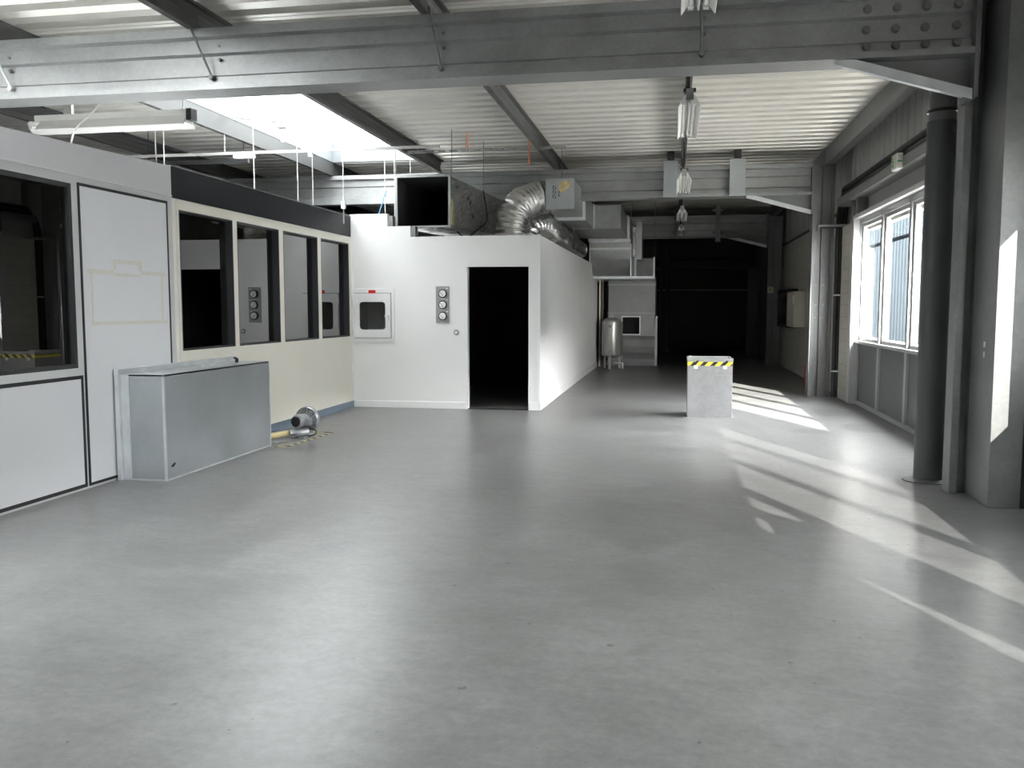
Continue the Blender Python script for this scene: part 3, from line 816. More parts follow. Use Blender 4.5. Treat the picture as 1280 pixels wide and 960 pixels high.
single('wall_shelf', MB().box(2.42, 2.98, 15.86, 16.16, 2.93, 2.97).box(2.42, 2.44, 15.86, 16.16, 2.87, 2.93), 'galv_dark', 'small steel shelf across the bolted far column, under the cables', 'shelf', (2.7, 16, 2.93))
single('cable_clip', MB().box(2.73, 2.93, 16.04, 16.08, 1.76, 1.785), 'zinc_light', 'pale clip strap across the black vertical cables, upper', 'clip', (2.8, 16.06, 1.76))
single('cable_clip', MB().box(2.73, 2.93, 16.04, 16.08, .44, .465), 'zinc_light', 'pale clip strap across the black vertical cables, lower', 'clip', (2.8, 16.06, .44))
# exit sign
t = thing('exit_sign', 'small emergency exit light on the ledge above the windows', 'exit sign', (2.70, 11.6, 3.24))
MB().box(2.665, 2.738, 11.62, 11.88, 3.25, 3.44).build('housing', 'white2', t, bevel=.008)
MB().box(2.66, 2.665, 11.635, 11.865, 3.265, 3.425).box(2.675, 2.73, 11.615, 11.62, 3.265, 3.425).build('face', 'beige', t)
pg = MB()   # running figure and arrow
def fig(y, z): return (2.657, y, z)
pg.bar(fig(11.80, 3.375), fig(11.78, 3.33), .006, .03, up=(0, 1, 0)); pg.bar(fig(11.78, 3.335), fig(11.83, 3.285), .006, .018, up=(0, 1, 0)); pg.bar(fig(11.78, 3.335), fig(11.74, 3.28), .006, .018, up=(0, 1, 0))
pg.bar(fig(11.83, 3.37), fig(11.74, 3.345), .006, .014, up=(0, 1, 0)); pg.cyl((2.66, 11.80, 3.392), (2.654, 11.80, 3.392), .018, 12)
pg.build('pictogram', 'green', t)
MB().box(2.672, 2.73, 11.612, 11.615, 3.33, 3.35).build('arrow_bar', 'green', t)

# drainpipe
t = thing('drainpipe', 'tall dark grey drainpipe standing beside the near column', 'pipe', (2.29, 8.40, 0))
MB().cyl((2.29, 8.40, 0), (2.29, 8.40, 3.17), .122, 40).build('sleeve', 'pipe', t, smooth=True)
MB().cyl((2.29, 8.40, 3.17), (2.29, 8.40, 4.26), .112, 40).build('upper_pipe', 'pipe_l', t, smooth=True)
MB().lathe([(.114, 3.245), (.124, 3.248), (.126, 3.262), (.118, 3.272), (.113, 3.275)], (2.29, 8.40, 0)).build('clamp_ring', 'black', t, smooth=True)
MB().lathe([(.20, 0), (.20, .008), (.15, .018), (.123, .02)], (2.27, 8.38, 0)).build('base_collar', 'pipe', t, smooth=True)
MB().cyl((2.36, 8.35, 3.10), (2.40, 7.86, 3.10), .035, 14).build('pipe_clip', 'black', t)
MB().box(2.40, 2.47, 8.36, 8.44, 1.62, 1.78).build('pipe_bracket', 'galv_dark', t)

# far right wall: cabinet, open box, alarm, marker post
t = thing('wall_cabinet', 'cream metal wall cabinet beyond the far column', 'cabinet', (2.80, 20.9, 1.12))
MB().box(2.66, 2.90, 20.45, 21.7, 1.12, 1.92).build('body', 'beige', t, bevel=.008)
MB().box(2.650, 2.66, 20.48, 21.67, 1.15, 1.89).build('door', 'beige', t, bevel=.003)
MB().box(2.635, 2.65, 20.52, 20.60, 1.66, 1.84).build('label_plate', 'white2', t)
t = thing('open_cabinet', 'open dark electrical box beside the cream wall cabinet', 'cabinet', (2.80, 22.4, 1.1))
MB().holed('x', 2.66, 2.90, [21.75, 21.85, 23.6, 23.7], [1.08, 1.16, 1.92, 2.0], lambda y, z: not (21.85 < y < 23.6 and 1.16 < z < 1.92)).build('frame', 'blackmetal', t)
MB().box(2.86, 2.895, 21.85, 23.6, 1.16, 1.92).build('back_plate', 'dark', t)
MB().box(2.76, 2.86, 22.0, 22.5, 1.25, 1.6).box(2.76, 2.86, 22.7, 23.4, 1.4, 1.8).build('switchgear', 'blackmetal', t)
t = thing('alarm_button', 'pale call point with orange button on the far column', 'alarm button', (2.58, F3-.17, 2.1))
MB().box(2.50, 2.66, F3-.185, F3-.155, 1.95, 2.12).build('plate', 'beige', t, bevel=.008)
MB().cyl((2.58, F3-.185, 2.035), (2.58, F3-.21, 2.035), .042, 20).build('button', 'ochre', t)
single('marker_post', MB().box(2.60, 2.68, 18.2, 18.27, 0, .42), 'red', 'short red post at the foot of the block wall, behind the far column', 'post', (2.64, 18.2, 0))

# dim pipes and post by the rear door
for x, lab in ((-.42, 'dark vertical pipe before the rear door, closer to the air cabinet'), (-.18, 'dark vertical pipe before the rear door, closer to its middle')):
    single('wall_pipe', MB().cyl((x, 31.5, 0), (x, 31.5, 4.31), .06, 14), 'blackmetal', lab, 'pipe', (x, 31.5, 0), 'rear pipes')
single('door_guide', MB().box(2.25, 2.55, 28.0, 28.12, 0, 2.75), 'blackmetal', 'grey upright post before the rear door, on the window wall side', 'post', (2.4, 28, 0))

# ------------------------------------------------------------------ white room front: hatch, gauges, button
t = thing('pass_through_hatch', 'white pass-through hatch with dark window beside the office glass', 'hatch', (-4.585, YB, 1.0))
fx0, fx1, fz0, fz1 = -4.925, -4.235, 1.018, 1.85
MB().holed('y', YB-.018, YB+.0, [fx0, HY[0], HY[1], fx1], [fz0, HY[2], HY[3], fz1], lambda x, z: not (HY[0] < x < HY[1] and HY[2] < z < HY[3])).build('surround', 'white2', t, bevel=.004)
d0, d1, e0, e1 = -4.875, -4.293, 1.092, 1.775
gx0, gx1, gz0, gz1 = -4.795, -4.375, 1.215, 1.645
def rrect(x0, x1, z0, z1, r, n=6):
    out = []
    for cx, cz, a0 in ((x1-r, z1-r, 0), (x0+r, z1-r, 90), (x0+r, z0+r, 180), (x1-r, z0+r, 270)):
        for k in range(n+1):
            a = math.radians(a0 + 90*k/n); out.append((cx+r*math.cos(a), cz+r*math.sin(a)))
    return out
# door leaf with a rounded opening
dm = MB(); inn_ = rrect(gx0, gx1, gz0, gz1, .05); nI = len(inn_)
outr = []
for (x, z) in inn_:
    cx, cz = (gx0+gx1)/2, (gz0+gz1)/2; dx, dz = x-cx, z-cz
    k = min(((d1-cx) if dx > 0 else (cx-d0))/max(abs(dx), 1e-6), ((e1-cz) if dz > 0 else (cz-e0))/max(abs(dz), 1e-6))
    outr.append((cx+dx*k, cz+dz*k))
# snap nearest points to the true corners
for c in ((d0, e0), (d0, e1), (d1, e0), (d1, e1)):
    i = min(range(nI), key=lambda q: (outr[q][0]-c[0])**2 + (outr[q][1]-c[1])**2); outr[i] = c
V = {}
for w in (YB-.045, YB-.018):
    V[w] = ([dm.bm.verts.new((x, w, z)) for x, z in inn_], [dm.bm.verts.new((x, w, z)) for x, z in outr])
ya, yb = YB-.045, YB-.018
for i in range(nI):
    j = (i+1) % nI
    for w in (ya, yb): dm.bm.faces.new((V[w][0][i], V[w][0][j], V[w][1][j], V[w][1][i]))
    for q in (0, 1): dm.bm.faces.new((V[ya][q][i], V[ya][q][j], V[yb][q][j], V[yb][q][i]))
door = dm.build('door', 'white2', t)
MB().holed('y', YB-.021, YB-.018, [d0-.010, d0+.02, d1-.02, d1+.010], [e0-.010, e0+.02, e1-.02, e1+.010], lambda x, z: not (d0+.02 < x < d1-.02 and e0+.02 < z < e1-.02)).build('gap_shadow_ring', 'plate', t)  # grey ring standing in for the shadow line around the door
pn = MB(); pn.prism(rrect(gx0-.005, gx1+.005, gz0-.005, gz1+.005, .05), 'y', YB-.030, YB-.024); pn.build('pane', 'glass_out', door)
MB().cyl((-4.335, YB-.045, 1.42), (-4.335, YB-.085, 1.42), .024, 16).bar((-4.37, YB-.09, 1.427), (-4.32, YB-.09, 1.427), .02, .035).bar((-4.328, YB-.08, 1.42), (-4.328, YB-.08, 1.36), .018, .022).build('handle', 'white2', door)
for z in (1.66, 1.17):
    MB().cyl((-4.885, YB-.052, z-.06), (-4.885, YB-.052, z+.06), .017, 12).box(-4.90, -4.83, YB-.06, YB-.045, z-.045, z+.045).build('hinge', 'white2', t)
MB().box(-4.652, -4.537, YB-.022, YB-.018, 1.776, 1.826).build('red_label', 'red', t)
# cavity
MB().box(HY[0], HY[0]+.01, YB+.0, YB+.5, HY[2], HY[3]).box(HY[1]-.01, HY[1], YB, YB+.5, HY[2], HY[3]).box(HY[0], HY[1], YB, YB+.5, HY[3]-.01, HY[3]).box(HY[0], HY[1], YB, YB+.5, HY[2], HY[2]+.01).box(HY[0], HY[1], YB+.49, YB+.5, HY[2], HY[3]).build('chamber', 'clad', t)
MB().box(-4.66, -4.46, YB-.024, YB+.05, 1.232, 1.26).build('sill_strip', 'plate', t)

t = thing('gauge_panel', 'grey plate with three round pressure gauges beside the doorway', 'gauge panel', (-3.468, YB, 1.318))
MB().prism(rrect(-3.574, -3.363, 1.318, 1.88, .012), 'y', YB-.012, YB).build('plate', 'plate', t)
for z, a in ((1.77, 200), (1.599, 215), (1.428, 190)):
    g = MB().lathe([(.064, 0), (.064, -.03), (.052, -.034)], (-3.462, YB-.012, z), 'y', 32).build('gauge', 'gasket', t, smooth=True)
    MB().cyl((-3.462, YB-.046, z), (-3.462, YB-.048, z), .051, 32).build('dial', 'dial', g)
    ar = math.radians(a)
    MB().bar((-3.462, YB-.050, z), (-3.462+.04*math.cos(ar), YB-.050, z-.04*math.sin(ar)), .002, .006).box(-3.482, -3.442, YB-.0495, YB-.048, z-.028, z-.020).build('needle', 'gasket', g)
MB().box(-3.415, -3.380, YB-.0135, YB-.012, 1.842, 1.856).box(-3.415, -3.380, YB-.0135, YB-.012, 1.668, 1.68).box(-3.415, -3.380, YB-.0135, YB-.012, 1.49, 1.503).box(-3.50, -3.43, YB-.0135, YB-.012, 1.682, 1.69).box(-3.50, -3.43, YB-.0135, YB-.012, 1.512, 1.52).build('name_tag', 'white2', t)
t = thing('push_button', 'round grey push button between the gauges and the dark doorway', 'button', (-3.256, YB, 1.178))
MB().lathe([(.042, 0), (.042, -.012), (.034, -.022)], (-3.256, YB, 1.178), 'y', 28).build('bezel', 'plate', t, smooth=True)
MB().cyl((-3.256, YB-.022, 1.178), (-3.256, YB-.034, 1.178), .017, 20).build('knob', 'zinc_light', t)

# ------------------------------------------------------------------ duct section standing on the floor
t = thing('duct_section', 'large zinc duct box section standing on the floor against the office wall', 'duct section', (-4.66, 8.15, 0))
bx0, bx1, by0, by1, bz = -4.86, -4.445, 7.115, 9.20, .955
body = MB()
body.box(bx1-.012, bx1, by0, by1, .004, bz); body.box(bx0, bx1, by0, by0+.012, .004, bz); body.box(bx0, bx1, by1-.012, by1, .004, bz)
body.box(bx0, bx1, by0, by1, bz-.012, bz); body.box(bx0, bx1, by0, by1, .004, .016)
body.build('shell', 'zinc', t)
fl = MB().holed('x', -4.905, -4.862, [by0-.04, by0+.03, by1-.02, by1+.06], [0, .04, bz-.03, bz+.05], lambda y, z: not (by0+.03 < y < by1-.02 and .04 < z < bz-.03))
fl.build('flange', 'zinc_light', t, bevel=.004)
MB().box(bx0, bx0+.075, by0-.006, by0, .01, bz).build('joint_strip', 'zinc_light', t)
MB().box(bx1-.014, bx1+.006, by0-.006, by0+.012, .0, bz).box(bx1, bx1+.006, by0, by1, 0, .014).box(bx1-.006, bx1+.006, by1-.01, by1+.006, 0, bz).box(bx0, bx1, by0-.004, by0, 0, .014).build('seam', 'zinc_light', t)
MB().prism([(7.20, .11), (7.235, .115), (7.265, .135), (7.255, .148), (7.225, .14), (7.20, .13)], 'x', bx1, bx1+.003).build('black_mark', 'gasket', t)
MB().cyl((-4.70, 8.95, bz), (-4.70, 8.95, bz+.045), .018, 10).bar((-4.70, 8.95, bz+.04), (-4.70, 8.90, bz+.055), .03, .012).build('grip', 'gasket', t)
MB().prism([(8.13, 0), (8.43, 0), (8.40, .028), (8.16, .028)], 'x', -4.66, -4.64).build('tape_ridge', 'zinc_light', t).location.z += bz
# side-channel blower
bx, by = -4.42, 9.93
t = thing('side_channel_blower', 'small silver blower with ribbed round housing by the blue-grey skirting', 'blower', (bx, by, 0))
ax = Vector((-.20, -.98, 0)).normalized(); sd = Vector((ax.y, -ax.x, 0))  # motor axis points to the viewer's left
C0 = Vector((bx+.05, by+.10, .195))
def lathe_axis(mb, prof, c, ax, n=36):
    u = Vector((0, 0, 1)); p = ax.cross(u).normalized(); rings = []
    for r, h in prof: rings.append([mb.bm.verts.new(c + ax*h + (p*math.cos(2*PI*k/n)+u*math.sin(2*PI*k/n))*r) for k in range(n)])
    for A, B in zip(rings, rings[1:]):
        for k in range(n): mb.bm.faces.new((A[k], A[(k+1) % n], B[(k+1) % n], B[k]))
    mb.bm.faces.new(rings[0][::-1]); mb.bm.faces.new(rings[-1]); return mb
lathe_axis(MB(), [(.10, -.085), (.135, -.08), (.155, -.05), (.160, -.01), (.154, .015), (.148, .0), (.09, .0), (.08, .03)], C0, ax).build('housing', 'alu', t, smooth=True)
fins = MB(); p_ = ax.cross(Vector((0, 0, 1))).normalized(); u_ = Vector((0, 0, 1))
for k in range(28):
    a = 2*PI*k/28; d_ = p_*math.cos(a) + u_*math.sin(a)
    fins.bar(C0 + d_*.082 + ax*.018, C0 + d_*.150 + ax*.010, .010, .04, up=ax)
fins.build('cooling_fins', 'alu', t)
lathe_axis(MB(), [(.075, .03), (.080, .04), (.080, .20), (.066, .215)], C0, ax).build('motor', 'alu', t, smooth=True)
lathe_axis(MB(), [(.062, .212), (.062, .232), (.05, .238)], C0, ax).build('fan_cover', 'gasket', t, smooth=True)
cc = C0 + ax*.09 + p_*(-.09)
MB().box(cc.x-.035, cc.x+.035, cc.y-.05, cc.y+.05, cc.z-.05, cc.z+.03).build('terminal_box', 'alu', t, bevel=.008)
for q in (.02, -.02):
    pass
lo = Vector((bx+.03, by-.06, .06))
lathe_axis(MB(), [(.048, -.10), (.054, -.09), (.054, .04), (.04, .06), (.04, .13)], lo, Vector((-.75, -.66, 0)).normalized()).build('silencer', 'alu', t, smooth=True)
MB().box(bx-.12, bx+.12, by-.14, by+.16, 0, .014).box(bx-.02, bx+.06, by+.02, by+.12, .014, .08).build('foot', 'alu', t)
pts = [C0+ax*.1-u_*.085, C0+ax*.08-p_*.05-u_*.09, C0+ax*.0-p_*.12-u_*.12, C0+ax*.02-p_*.13-u_*.17, C0+ax*.14-p_*.08-u_*.185, C0+ax*.28-p_*.02-u_*.183]
MB().tube(smooth_pts(pts), .008, 8).build('power_cable', 'black', t)
sx_ = Vector((-.75, -.66, 0)).normalized()
pts = [lo+sx_*.13, lo+sx_*.2-u_*.005, Vector((-4.66, 9.40, .05)), Vector((-4.72, 9.30, .045))]
single('hose', MB().tube(smooth_pts(pts), .034, 12), 'hose', 'beige hose leading from the blower behind the duct box', 'hose', (-4.6, 9.5, 0), smooth=True)
single('steel_bar', MB().box(-4.55, -4.37, 9.44, 9.47, 0, .012).box(-4.56, -4.40, 9.30, 9.33, 0, .02), 'zinc', 'flat steel bar lying on the floor before the blower', 'bar', (-4.46, 9.44, 0))
# floor marking tape
tm = MB()
def strip(a, b, w=.05):
    tm.bar((a[0], a[1], .0015), (b[0], b[1], .0015), w, .003)
strip((-4.37, 9.12), (-4.23, 9.20)); strip((-4.23, 9.20), (-4.15, 10.32)); strip((-4.15, 10.32), (-4.45, 10.32))
single('floor_tape', tm, 'hazard_floor', 'worn yellow and black tape outline on the floor around the blower', 'tape', (-4.2, 9.7, 0))

# ------------------------------------------------------------------ pedestal box
t = thing('pedestal_box', 'grey steel box with yellow and black tape standing alone on the floor', 'pedestal', (.53, 12.92, 0))
px0, px1, py0, py1, pz = .222, .835, 12.62, 13.24, .80
MB().box(px0, px1, py0, py1, .008, pz).build('body', 'pallet', t, bevel=.006)
MB().box(px0-.055, px1+.045, py0-.05, py1+.05, 0, .010).build('base_plate', 'galv', t)
MB().box(px0-.004, px1+.004, py0-.004, py1+.004, .742, .796).build('hazard_band', 'hazard', t)
MB().holed('z', pz, pz+.045, [px0-.006, px0+.02, px1-.02, px1+.006], [py0-.006, py0+.02, py1-.02, py1+.006], lambda x, y: not (px0+.02 < x < px1-.02 and py0+.02 < y < py1-.02)).build('rim', 'galv', t, bevel=.004)
MB().box(px0+.03, px1-.03, py0+.03, py1-.03, pz, pz+.012).build('lid', 'galv_dark', t)
MB().cyl((px0+.035, py0+.01, pz), (px0+.035, py0+.01, pz+.085), .007, 8).build('pin', 'galv', t)
for xx in (px0+.11, px0+.51):
    MB().box(xx-.026, xx+.026, py0-.006, py0-.004, .70, .745).build('white_tab', 'white2', t)
    MB().prism([(xx-.03, .75), (xx+.0, .75), (xx+.045, .815), (xx+.01, .815)], 'y', py0-.012, py0-.004).build('strap', 'gasket', t)
rr = MB(); q0 = rrect(px0+.385, px0+.575, .60, .685, .03); q1 = rrect(px0+.397, px0+.563, .612, .673, .022)
A = [rr.bm.verts.new((x, py0-.002, z)) for x, z in q0]; B = [rr.bm.verts.new((x, py0-.002, z)) for x, z in q1]
for i in range(len(A)):
    j = (i+1) % len(A); rr.bm.faces.new((A[i], A[j], B[j], B[i]))
rr.build('weld_outline', 'galv', t)

# ------------------------------------------------------------------ ventilation above and behind the white room
# insulated duct with an open end
def sub_quad(mb, a, b, c, d, nu, nv, amp, nrm):
    a, b, c, d = map(Vector, (a, b, c, d)); nrm = Vector(nrm); G = []
    for i in range(nu+1):
        row = []
        for j in range(nv+1):
            s, t_ = i/nu, j/nv
            p = (a*(1-s)+b*s)*(1-t_) + (d*(1-s)+c*s)*t_
            k = amp*random.uniform(-1, 1) if 0 < i < nu and 0 < j < nv else 0
            row.append(mb.bm.verts.new(p + nrm*k))
        G.append(row)
    for i in range(nu):
        for j in range(nv): mb.bm.faces.new((G[i][j], G[i+1][j], G[i+1][j+1], G[i][j+1]))
t = thing('insulated_duct', 'foil-wrapped square duct with a black open end above the white room', 'duct', (-3.8, 14.4, 2.8))
fx = [(-4.30, 13.5, 2.82), (-3.445, 13.5, 2.82), (-3.445, 13.5, 3.60), (-4.30, 13.5, 3.60)]
bk = [(-4.05, 15.6, 2.84), (-3.02, 15.6, 2.84), (-3.02, 15.6, 3.46), (-4.05, 15.6, 3.46)]
wr_ = MB()
for i, n in ((0, (0, 0, -1)), (1, (1, 0, 0)), (2, (0, 0, 1)), (3, (-1, 0, 0))):
    j = (i+1) % 4
    sub_quad(wr_, fx[i], fx[j], bk[j], bk[i], 14, 26, .014, n)
wr_.build('foil_wrap', 'foil_dark', t, smooth=False)
lin = MB()
fi = [(x*.96-3.87*.04, y+.01, 3.21+(z-3.21)*.95) for x, y, z in fx]; bi = [(x*.96-3.5*.04, y, 3.15+(z-3.15)*.95) for x, y, z in bk]
for i in range(4):
    j = (i+1) % 4; lin.face((fi[i], fi[j], bi[j], bi[i]))
lin.face(bi); lin.build('lining', 'dark', t)
MB().holed('y', 13.47, 13.51, [-4.32, -4.285, -3.46, -3.425], [2.805, 2.835, 3.585, 3.615], lambda x, z: not (-4.285 < x < -3.46 and 2.835 < z < 3.585)).build('end_frame', 'galv', t)
tf = MB(); tf.prism([(13.52, 2.86), (13.66, 2.86), (13.62, 3.1), (13.60, 3.22), (13.52, 3.24)], 'x', -3.43, -3.415); tf.build('torn_insulation', 'fibre', t)
hg = MB()
for x in (-4.33, -3.42): hg.bar((x, 13.55, 3.6), (x, 13.55, 4.31 if x > -4 else 4.06), .010, .010)
hg.bar((-3.14, 14.6, 3.5), (-3.14, 14.6, 4.31), .010, .010); hg.bar((-4.36, 13.55, 3.63), (-3.39, 13.55, 3.63), .02, .02)
hg.build('hanger', 'galv_dark', t)
MB().tube(smooth_pts([(-3.14, 14.58, 3.5), (-3.10, 14.55, 3.3), (-3.08, 14.55, 3.0), (-3.2, 14.4, 2.84), (-3.35, 14.2, 2.70), (-3.45, 14.0, 2.78)]), .012, 6).build('loose_wire', 'black', t)
single('roof_tray', MB().box(-4.30, -3.96, 13.35, 13.5, 2.63, 2.82).box(-4.62, -4.34, 13.4, 13.6, 2.62, 2.99), 'galv_dark', 'dark steel support under the open duct end', 'bracket', (-4.1, 13.4, 2.62))

# flexible silver ducts
def flex(path, r, name, m, t, pitch=.05, amp=.07):
    pts = smooth_pts(path, 40); ds = [0]
    for a, b in zip(pts, pts[1:]): ds.append(ds[-1] + (b-a).length)
    rs = [r*(1 + amp*math.sin(2*PI*d/pitch) + .03*math.sin(2*PI*d/.37+1)) for d in ds]
    return MB().tube(pts, rs, 26).build(name, m, t, smooth=True)
t = thing('flexible_duct', 'fat silver flexible duct arching up from the white room roof', 'flexible duct', (-2.75, 14.75, 2.63))
flex([(-2.72, 14.85, 2.62), (-2.72, 14.85, 2.95), (-2.62, 14.9, 3.24), (-2.40, 15.15, 3.42), (-2.16, 15.3, 3.45)], .265, 'hose', 'foil', t, .085, .05)
MB().lathe([(.30, 2.62), (.30, 2.665), (.27, 2.67)], (-2.72, 14.85, 0)).build('collar', 'zinc_light', t)
MB().cyl((-2.26, 15.3, 3.45), (-2.15, 15.3, 3.45), .268, 32).build('clamp_band', 'galv', t, smooth=True)
t = thing('flexible_duct', 'lower silver flexible duct lying bumpily along the roof edge', 'flexible duct', (-2.3, 17, 2.63))
flex([(-2.55, 15.45, 2.66), (-2.50, 15.6, 2.95), (-2.36, 15.95, 3.06), (-2.22, 16.6, 2.96), (-2.26, 17.6, 2.99), (-2.20, 18.8, 2.95), (-2.26, 20.2, 2.96), (-2.22, 21.2, 2.93)], .19, 'hose', 'foil', t, .11, .07)
MB().tube(smooth_pts([(-2.0, 17.7, 3.25), (-1.97, 17.8, 3.0), (-2.0, 17.9, 2.80), (-1.99, 18.0, 2.74)]), .02, 8).build('tie_strap', 'black', t)

# rectangular duct run
t = thing('rectangular_duct', 'stepped galvanised duct run beside the white room, with scribbled end panel', 'duct', (-1.6, 18, 2.4))
rx0, rx1, rz0, rz1 = -2.14, -1.67, 3.225, 3.72
MB().box(rx0, rx1, 15.0, 16.45, rz0, rz1).build('inlet_box', 'duct', t, bevel=.004)
MB().box(rx0-.005, rx1+.005, 14.985, 15.0, rz0-.005, rz1+.005).build('end_panel', 'zinc', t)
sc = MB()
def stroke(x, z, w, h): sc.box(x, x+w, 14.982, 14.985, z, z+h)
for (cx, cz) in ((-2.03, 3.55), (-2.03, 3.475), (-2.03, 3.40)):
    stroke(cx, cz, .012, .05); stroke(cx, cz+.045, .05, .011); stroke(cx+.045, cz-.0, .012, .035); stroke(cx+.02, cz, .035, .011)
for (cx, cz) in ((-1.94, 3.50), (-1.94, 3.45)):
    stroke(cx, cz, .04, .009); stroke(cx+.012, cz-.014, .009, .03); stroke(cx, cz-.022, .03, .008)
sc.build('scribble', 'gasket', t)
MB().prism([(-1.94, 3.56), (-1.88, 3.49), (-1.80, 3.53), (-1.73, 3.60), (-1.74, 3.68), (-1.83, 3.70), (-1.92, 3.65)], 'y', 14.982, 14.985).build('ochre_stain', 'ochre', t)
def ring(y0, y1, x0, x1, z0, z1, e, name, m='zinc_light'):
    MB().holed('y', y0, y1, [x0-e, x0, x1, x1+e], [z0-e, z0, z1, z1+e], lambda x, z: not (x0 < x < x1 and z0 < z < z1)).build(name, m, t)
ring(16.45, 16.53, rx0, rx1, rz0, rz1, .055, 'flange')
MB().box(rx0, rx1, 16.5, 18.75, rz0, rz1-.01).build('straight_duct', 'duct', t, bevel=.004)
MB().box(rx1-.03, rx1+.02, 18.72, 18.80, rz0-.01, rz1).build('corner_seam', 'zinc_light', t)
MB().box(rx0, -1.10, 18.78, 21.40, rz0-.01, rz1-.02).build('elbow_box', 'duct', t, bevel=.004)
ring(18.77, 18.79, rx1+.03, -1.11, rz0, rz1-.03, .010, 'seam', 'zinc')
ring(21.40, 21.50, -1.98, -1.10, rz0-.02, rz1-.02, .05, 'flange')
# curved drop
pf = []
for k in range(13):
    a = PI/2*k/12; pf.append((21.5 + 1.05*(1-math.cos(a)) * .62 + .0, 3.20 - .86*math.sin(a)))
pf = [(21.5, 3.70)] + pf + [(23.3, 2.34), (23.3, 3.30), (22.6, 3.70)]
MB().prism(pf, 'x', -1.99, -1.03).build('curved_drop', 'duct', t, smooth=True)
MB().box(-2.01, -1.02, 21.49, 21.53, 2.95, 3.0).box(-2.02, -1.01, 21.46, 21.52, 3.13, 3.19).build('stiffener', 'zinc_light', t)
MB().box(-2.02, -1.99, 21.6, 23.3, 2.33, 3.2).box(-1.03, -1.0, 21.62, 23.3, 2.33, 3.1).build('side_seam', 'zinc_light', t)
MB().box(-2.2, -.46, 22.15, 24.6, 2.275, 2.335).build('base_flange', 'zinc_light', t)
# damper and outlet
MB().box(-.90, -.76, 21.7, 22.6, 2.72, 3.62).build('damper_frame', 'duct', t, bevel=.006)
MB().box(-.985, -.90, 21.75, 22.5, 2.80, 3.50).build('foil_wrap', 'foil', t)
MB().box(-.97, -.50, 23.4, 24.3, 2.335, 2.84).build('outlet_box', 'galv_dark', t)
for x in (-.985, -.50):
    MB().box(x-.02, x+.025, 23.37, 23.41, 2.335, 2.87).build('outlet_flange', 'zinc_light', t)
MB().bar((-1.0, 21.45, 3.7), (-1.0, 21.45, 4.31), .012, .012).bar((-.49, 23.5, 2.84), (-.49, 23.5, 4.31), .012, .012).bar((-1.9, 15.2, 3.7), (-1.9, 15.2, 4.31), .012, .012).build('hanger', 'galv_dark', t)

# air handling unit
t = thing('air_handling_unit', 'tall grey air handling cabinet at the end of the white room', 'air handling unit', (-1.1, 24.6, 0))
MB().box(-1.72, -.46, 24.0, 25.4, 1.415, 2.275).build('upper_section', 'ahu', t, bevel=.008)
MB().box(-1.74, -.45, 23.97, 24.0, 2.15, 2.20).box(-1.74, -.45, 23.97, 24.0, 1.40, 1.425).build('seam', 'galv', t)
us = [-1.72, -1.335, -.875, -.46]; vs = [.12, .845, 1.31, 1.405]
MB().holed('y', 24.0, 25.4, us, vs, lambda x, z: not (us[1] < x < us[2] and vs[1] < z < vs[2])).build('lower_section', 'ahu', t)
MB().holed('y', 23.975, 24.0, [-1.36, -1.33, -.88, -.85], [.82, .85, 1.305, 1.335], lambda x, z: not (-1.33 < x < -.88 and .85 < z < 1.305)).build('grille_frame', 'zinc_light', t)
lv = MB()
for k in range(8): z = .87+k*.055; lv.bar((-1.335, 24.03, z), (-.875, 24.03, z), .04, .006, up=(0, .6, 1))
lv.build('grille', 'blackmetal', t)
MB().box(-1.335, -.875, 24.3, 24.32, .845, 1.31).build('grille_back', 'dark', t)
MB().prism([(23.985, .80), (23.95, .70), (23.94, .52), (23.955, .34), (23.985, .18), (24.0, .18), (24.0, .80)], 'x', -1.30, -.47).build('lower_cover', 'galv_dark', t)  # darker steel stands in for the reflection of the dark floor
MB().box(-1.74, -.44, 23.95, 25.45, 0, .12).build('plinth', 'galv_dark', t)
MB().box(-.46, -.40, 23.9, 23.98, .0, 1.28).build('corner_post', 'duct', t)
MB().cyl((-.43, 23.94, 1.28), (-.43, 23.94, 1.33), .05, 16).build('post_cap', 'duct', t)
single('wall_pipe', MB().cyl((-1.86, 23.75, 0), (-1.86, 23.75, 2.275), .035, 12), mat('brown_pipe', (.10, .065, .05), .5, .2, .1, 5), 'brownish vertical pipe between the white room and the air cabinet', 'pipe', (-1.86, 23.75, 0))
single('wall_board', MB().box(-1.93, -1.90, 23.55, 24.0, 0, 2.27), 'cream', 'pale upright board closing the end of the white room', 'board', (-1.92, 23.7, 0))

# pressure tank
tx, ty = -1.53, 22.75
t = thing('pressure_tank', 'grey upright pressure tank on legs before the air cabinet', 'tank', (tx, ty, 0))
R = .262
pr = [(.02, .27)] + [(R*math.sin(a), .37-.10*math.cos(a)) for a in [PI/2*k/8 for k in range(1, 9)]] + [(R, 1.18)] + [(R*math.cos(a), 1.18+.13*math.sin(a)) for a in [PI/2*k/8 for k in range(1, 8)]] + [(.02, 1.31)]
MB().lathe(pr, (tx, ty, 0), 'z', 40).build('vessel', 'tank', t, smooth=True)
MB().cyl((tx, ty, 1.30), (tx, ty, 1.38), .02, 12).build('top_valve', 'tank', t)
for z in (1.09, .42):
    MB().lathe([(.045, 0), (.045, -.03), (.025, -.032)], (tx-.03, ty-R+.012, z), 'y', 20).build('port', 'galv_dark', t)
for a in (-100, 20, 150):
    x, y = tx+.21*math.cos(math.radians(a)), ty+.21*math.sin(math.radians(a))
    MB().box(x-.028, x+.028, y-.02, y+.02, 0, .40).build('leg', 'tank', t)
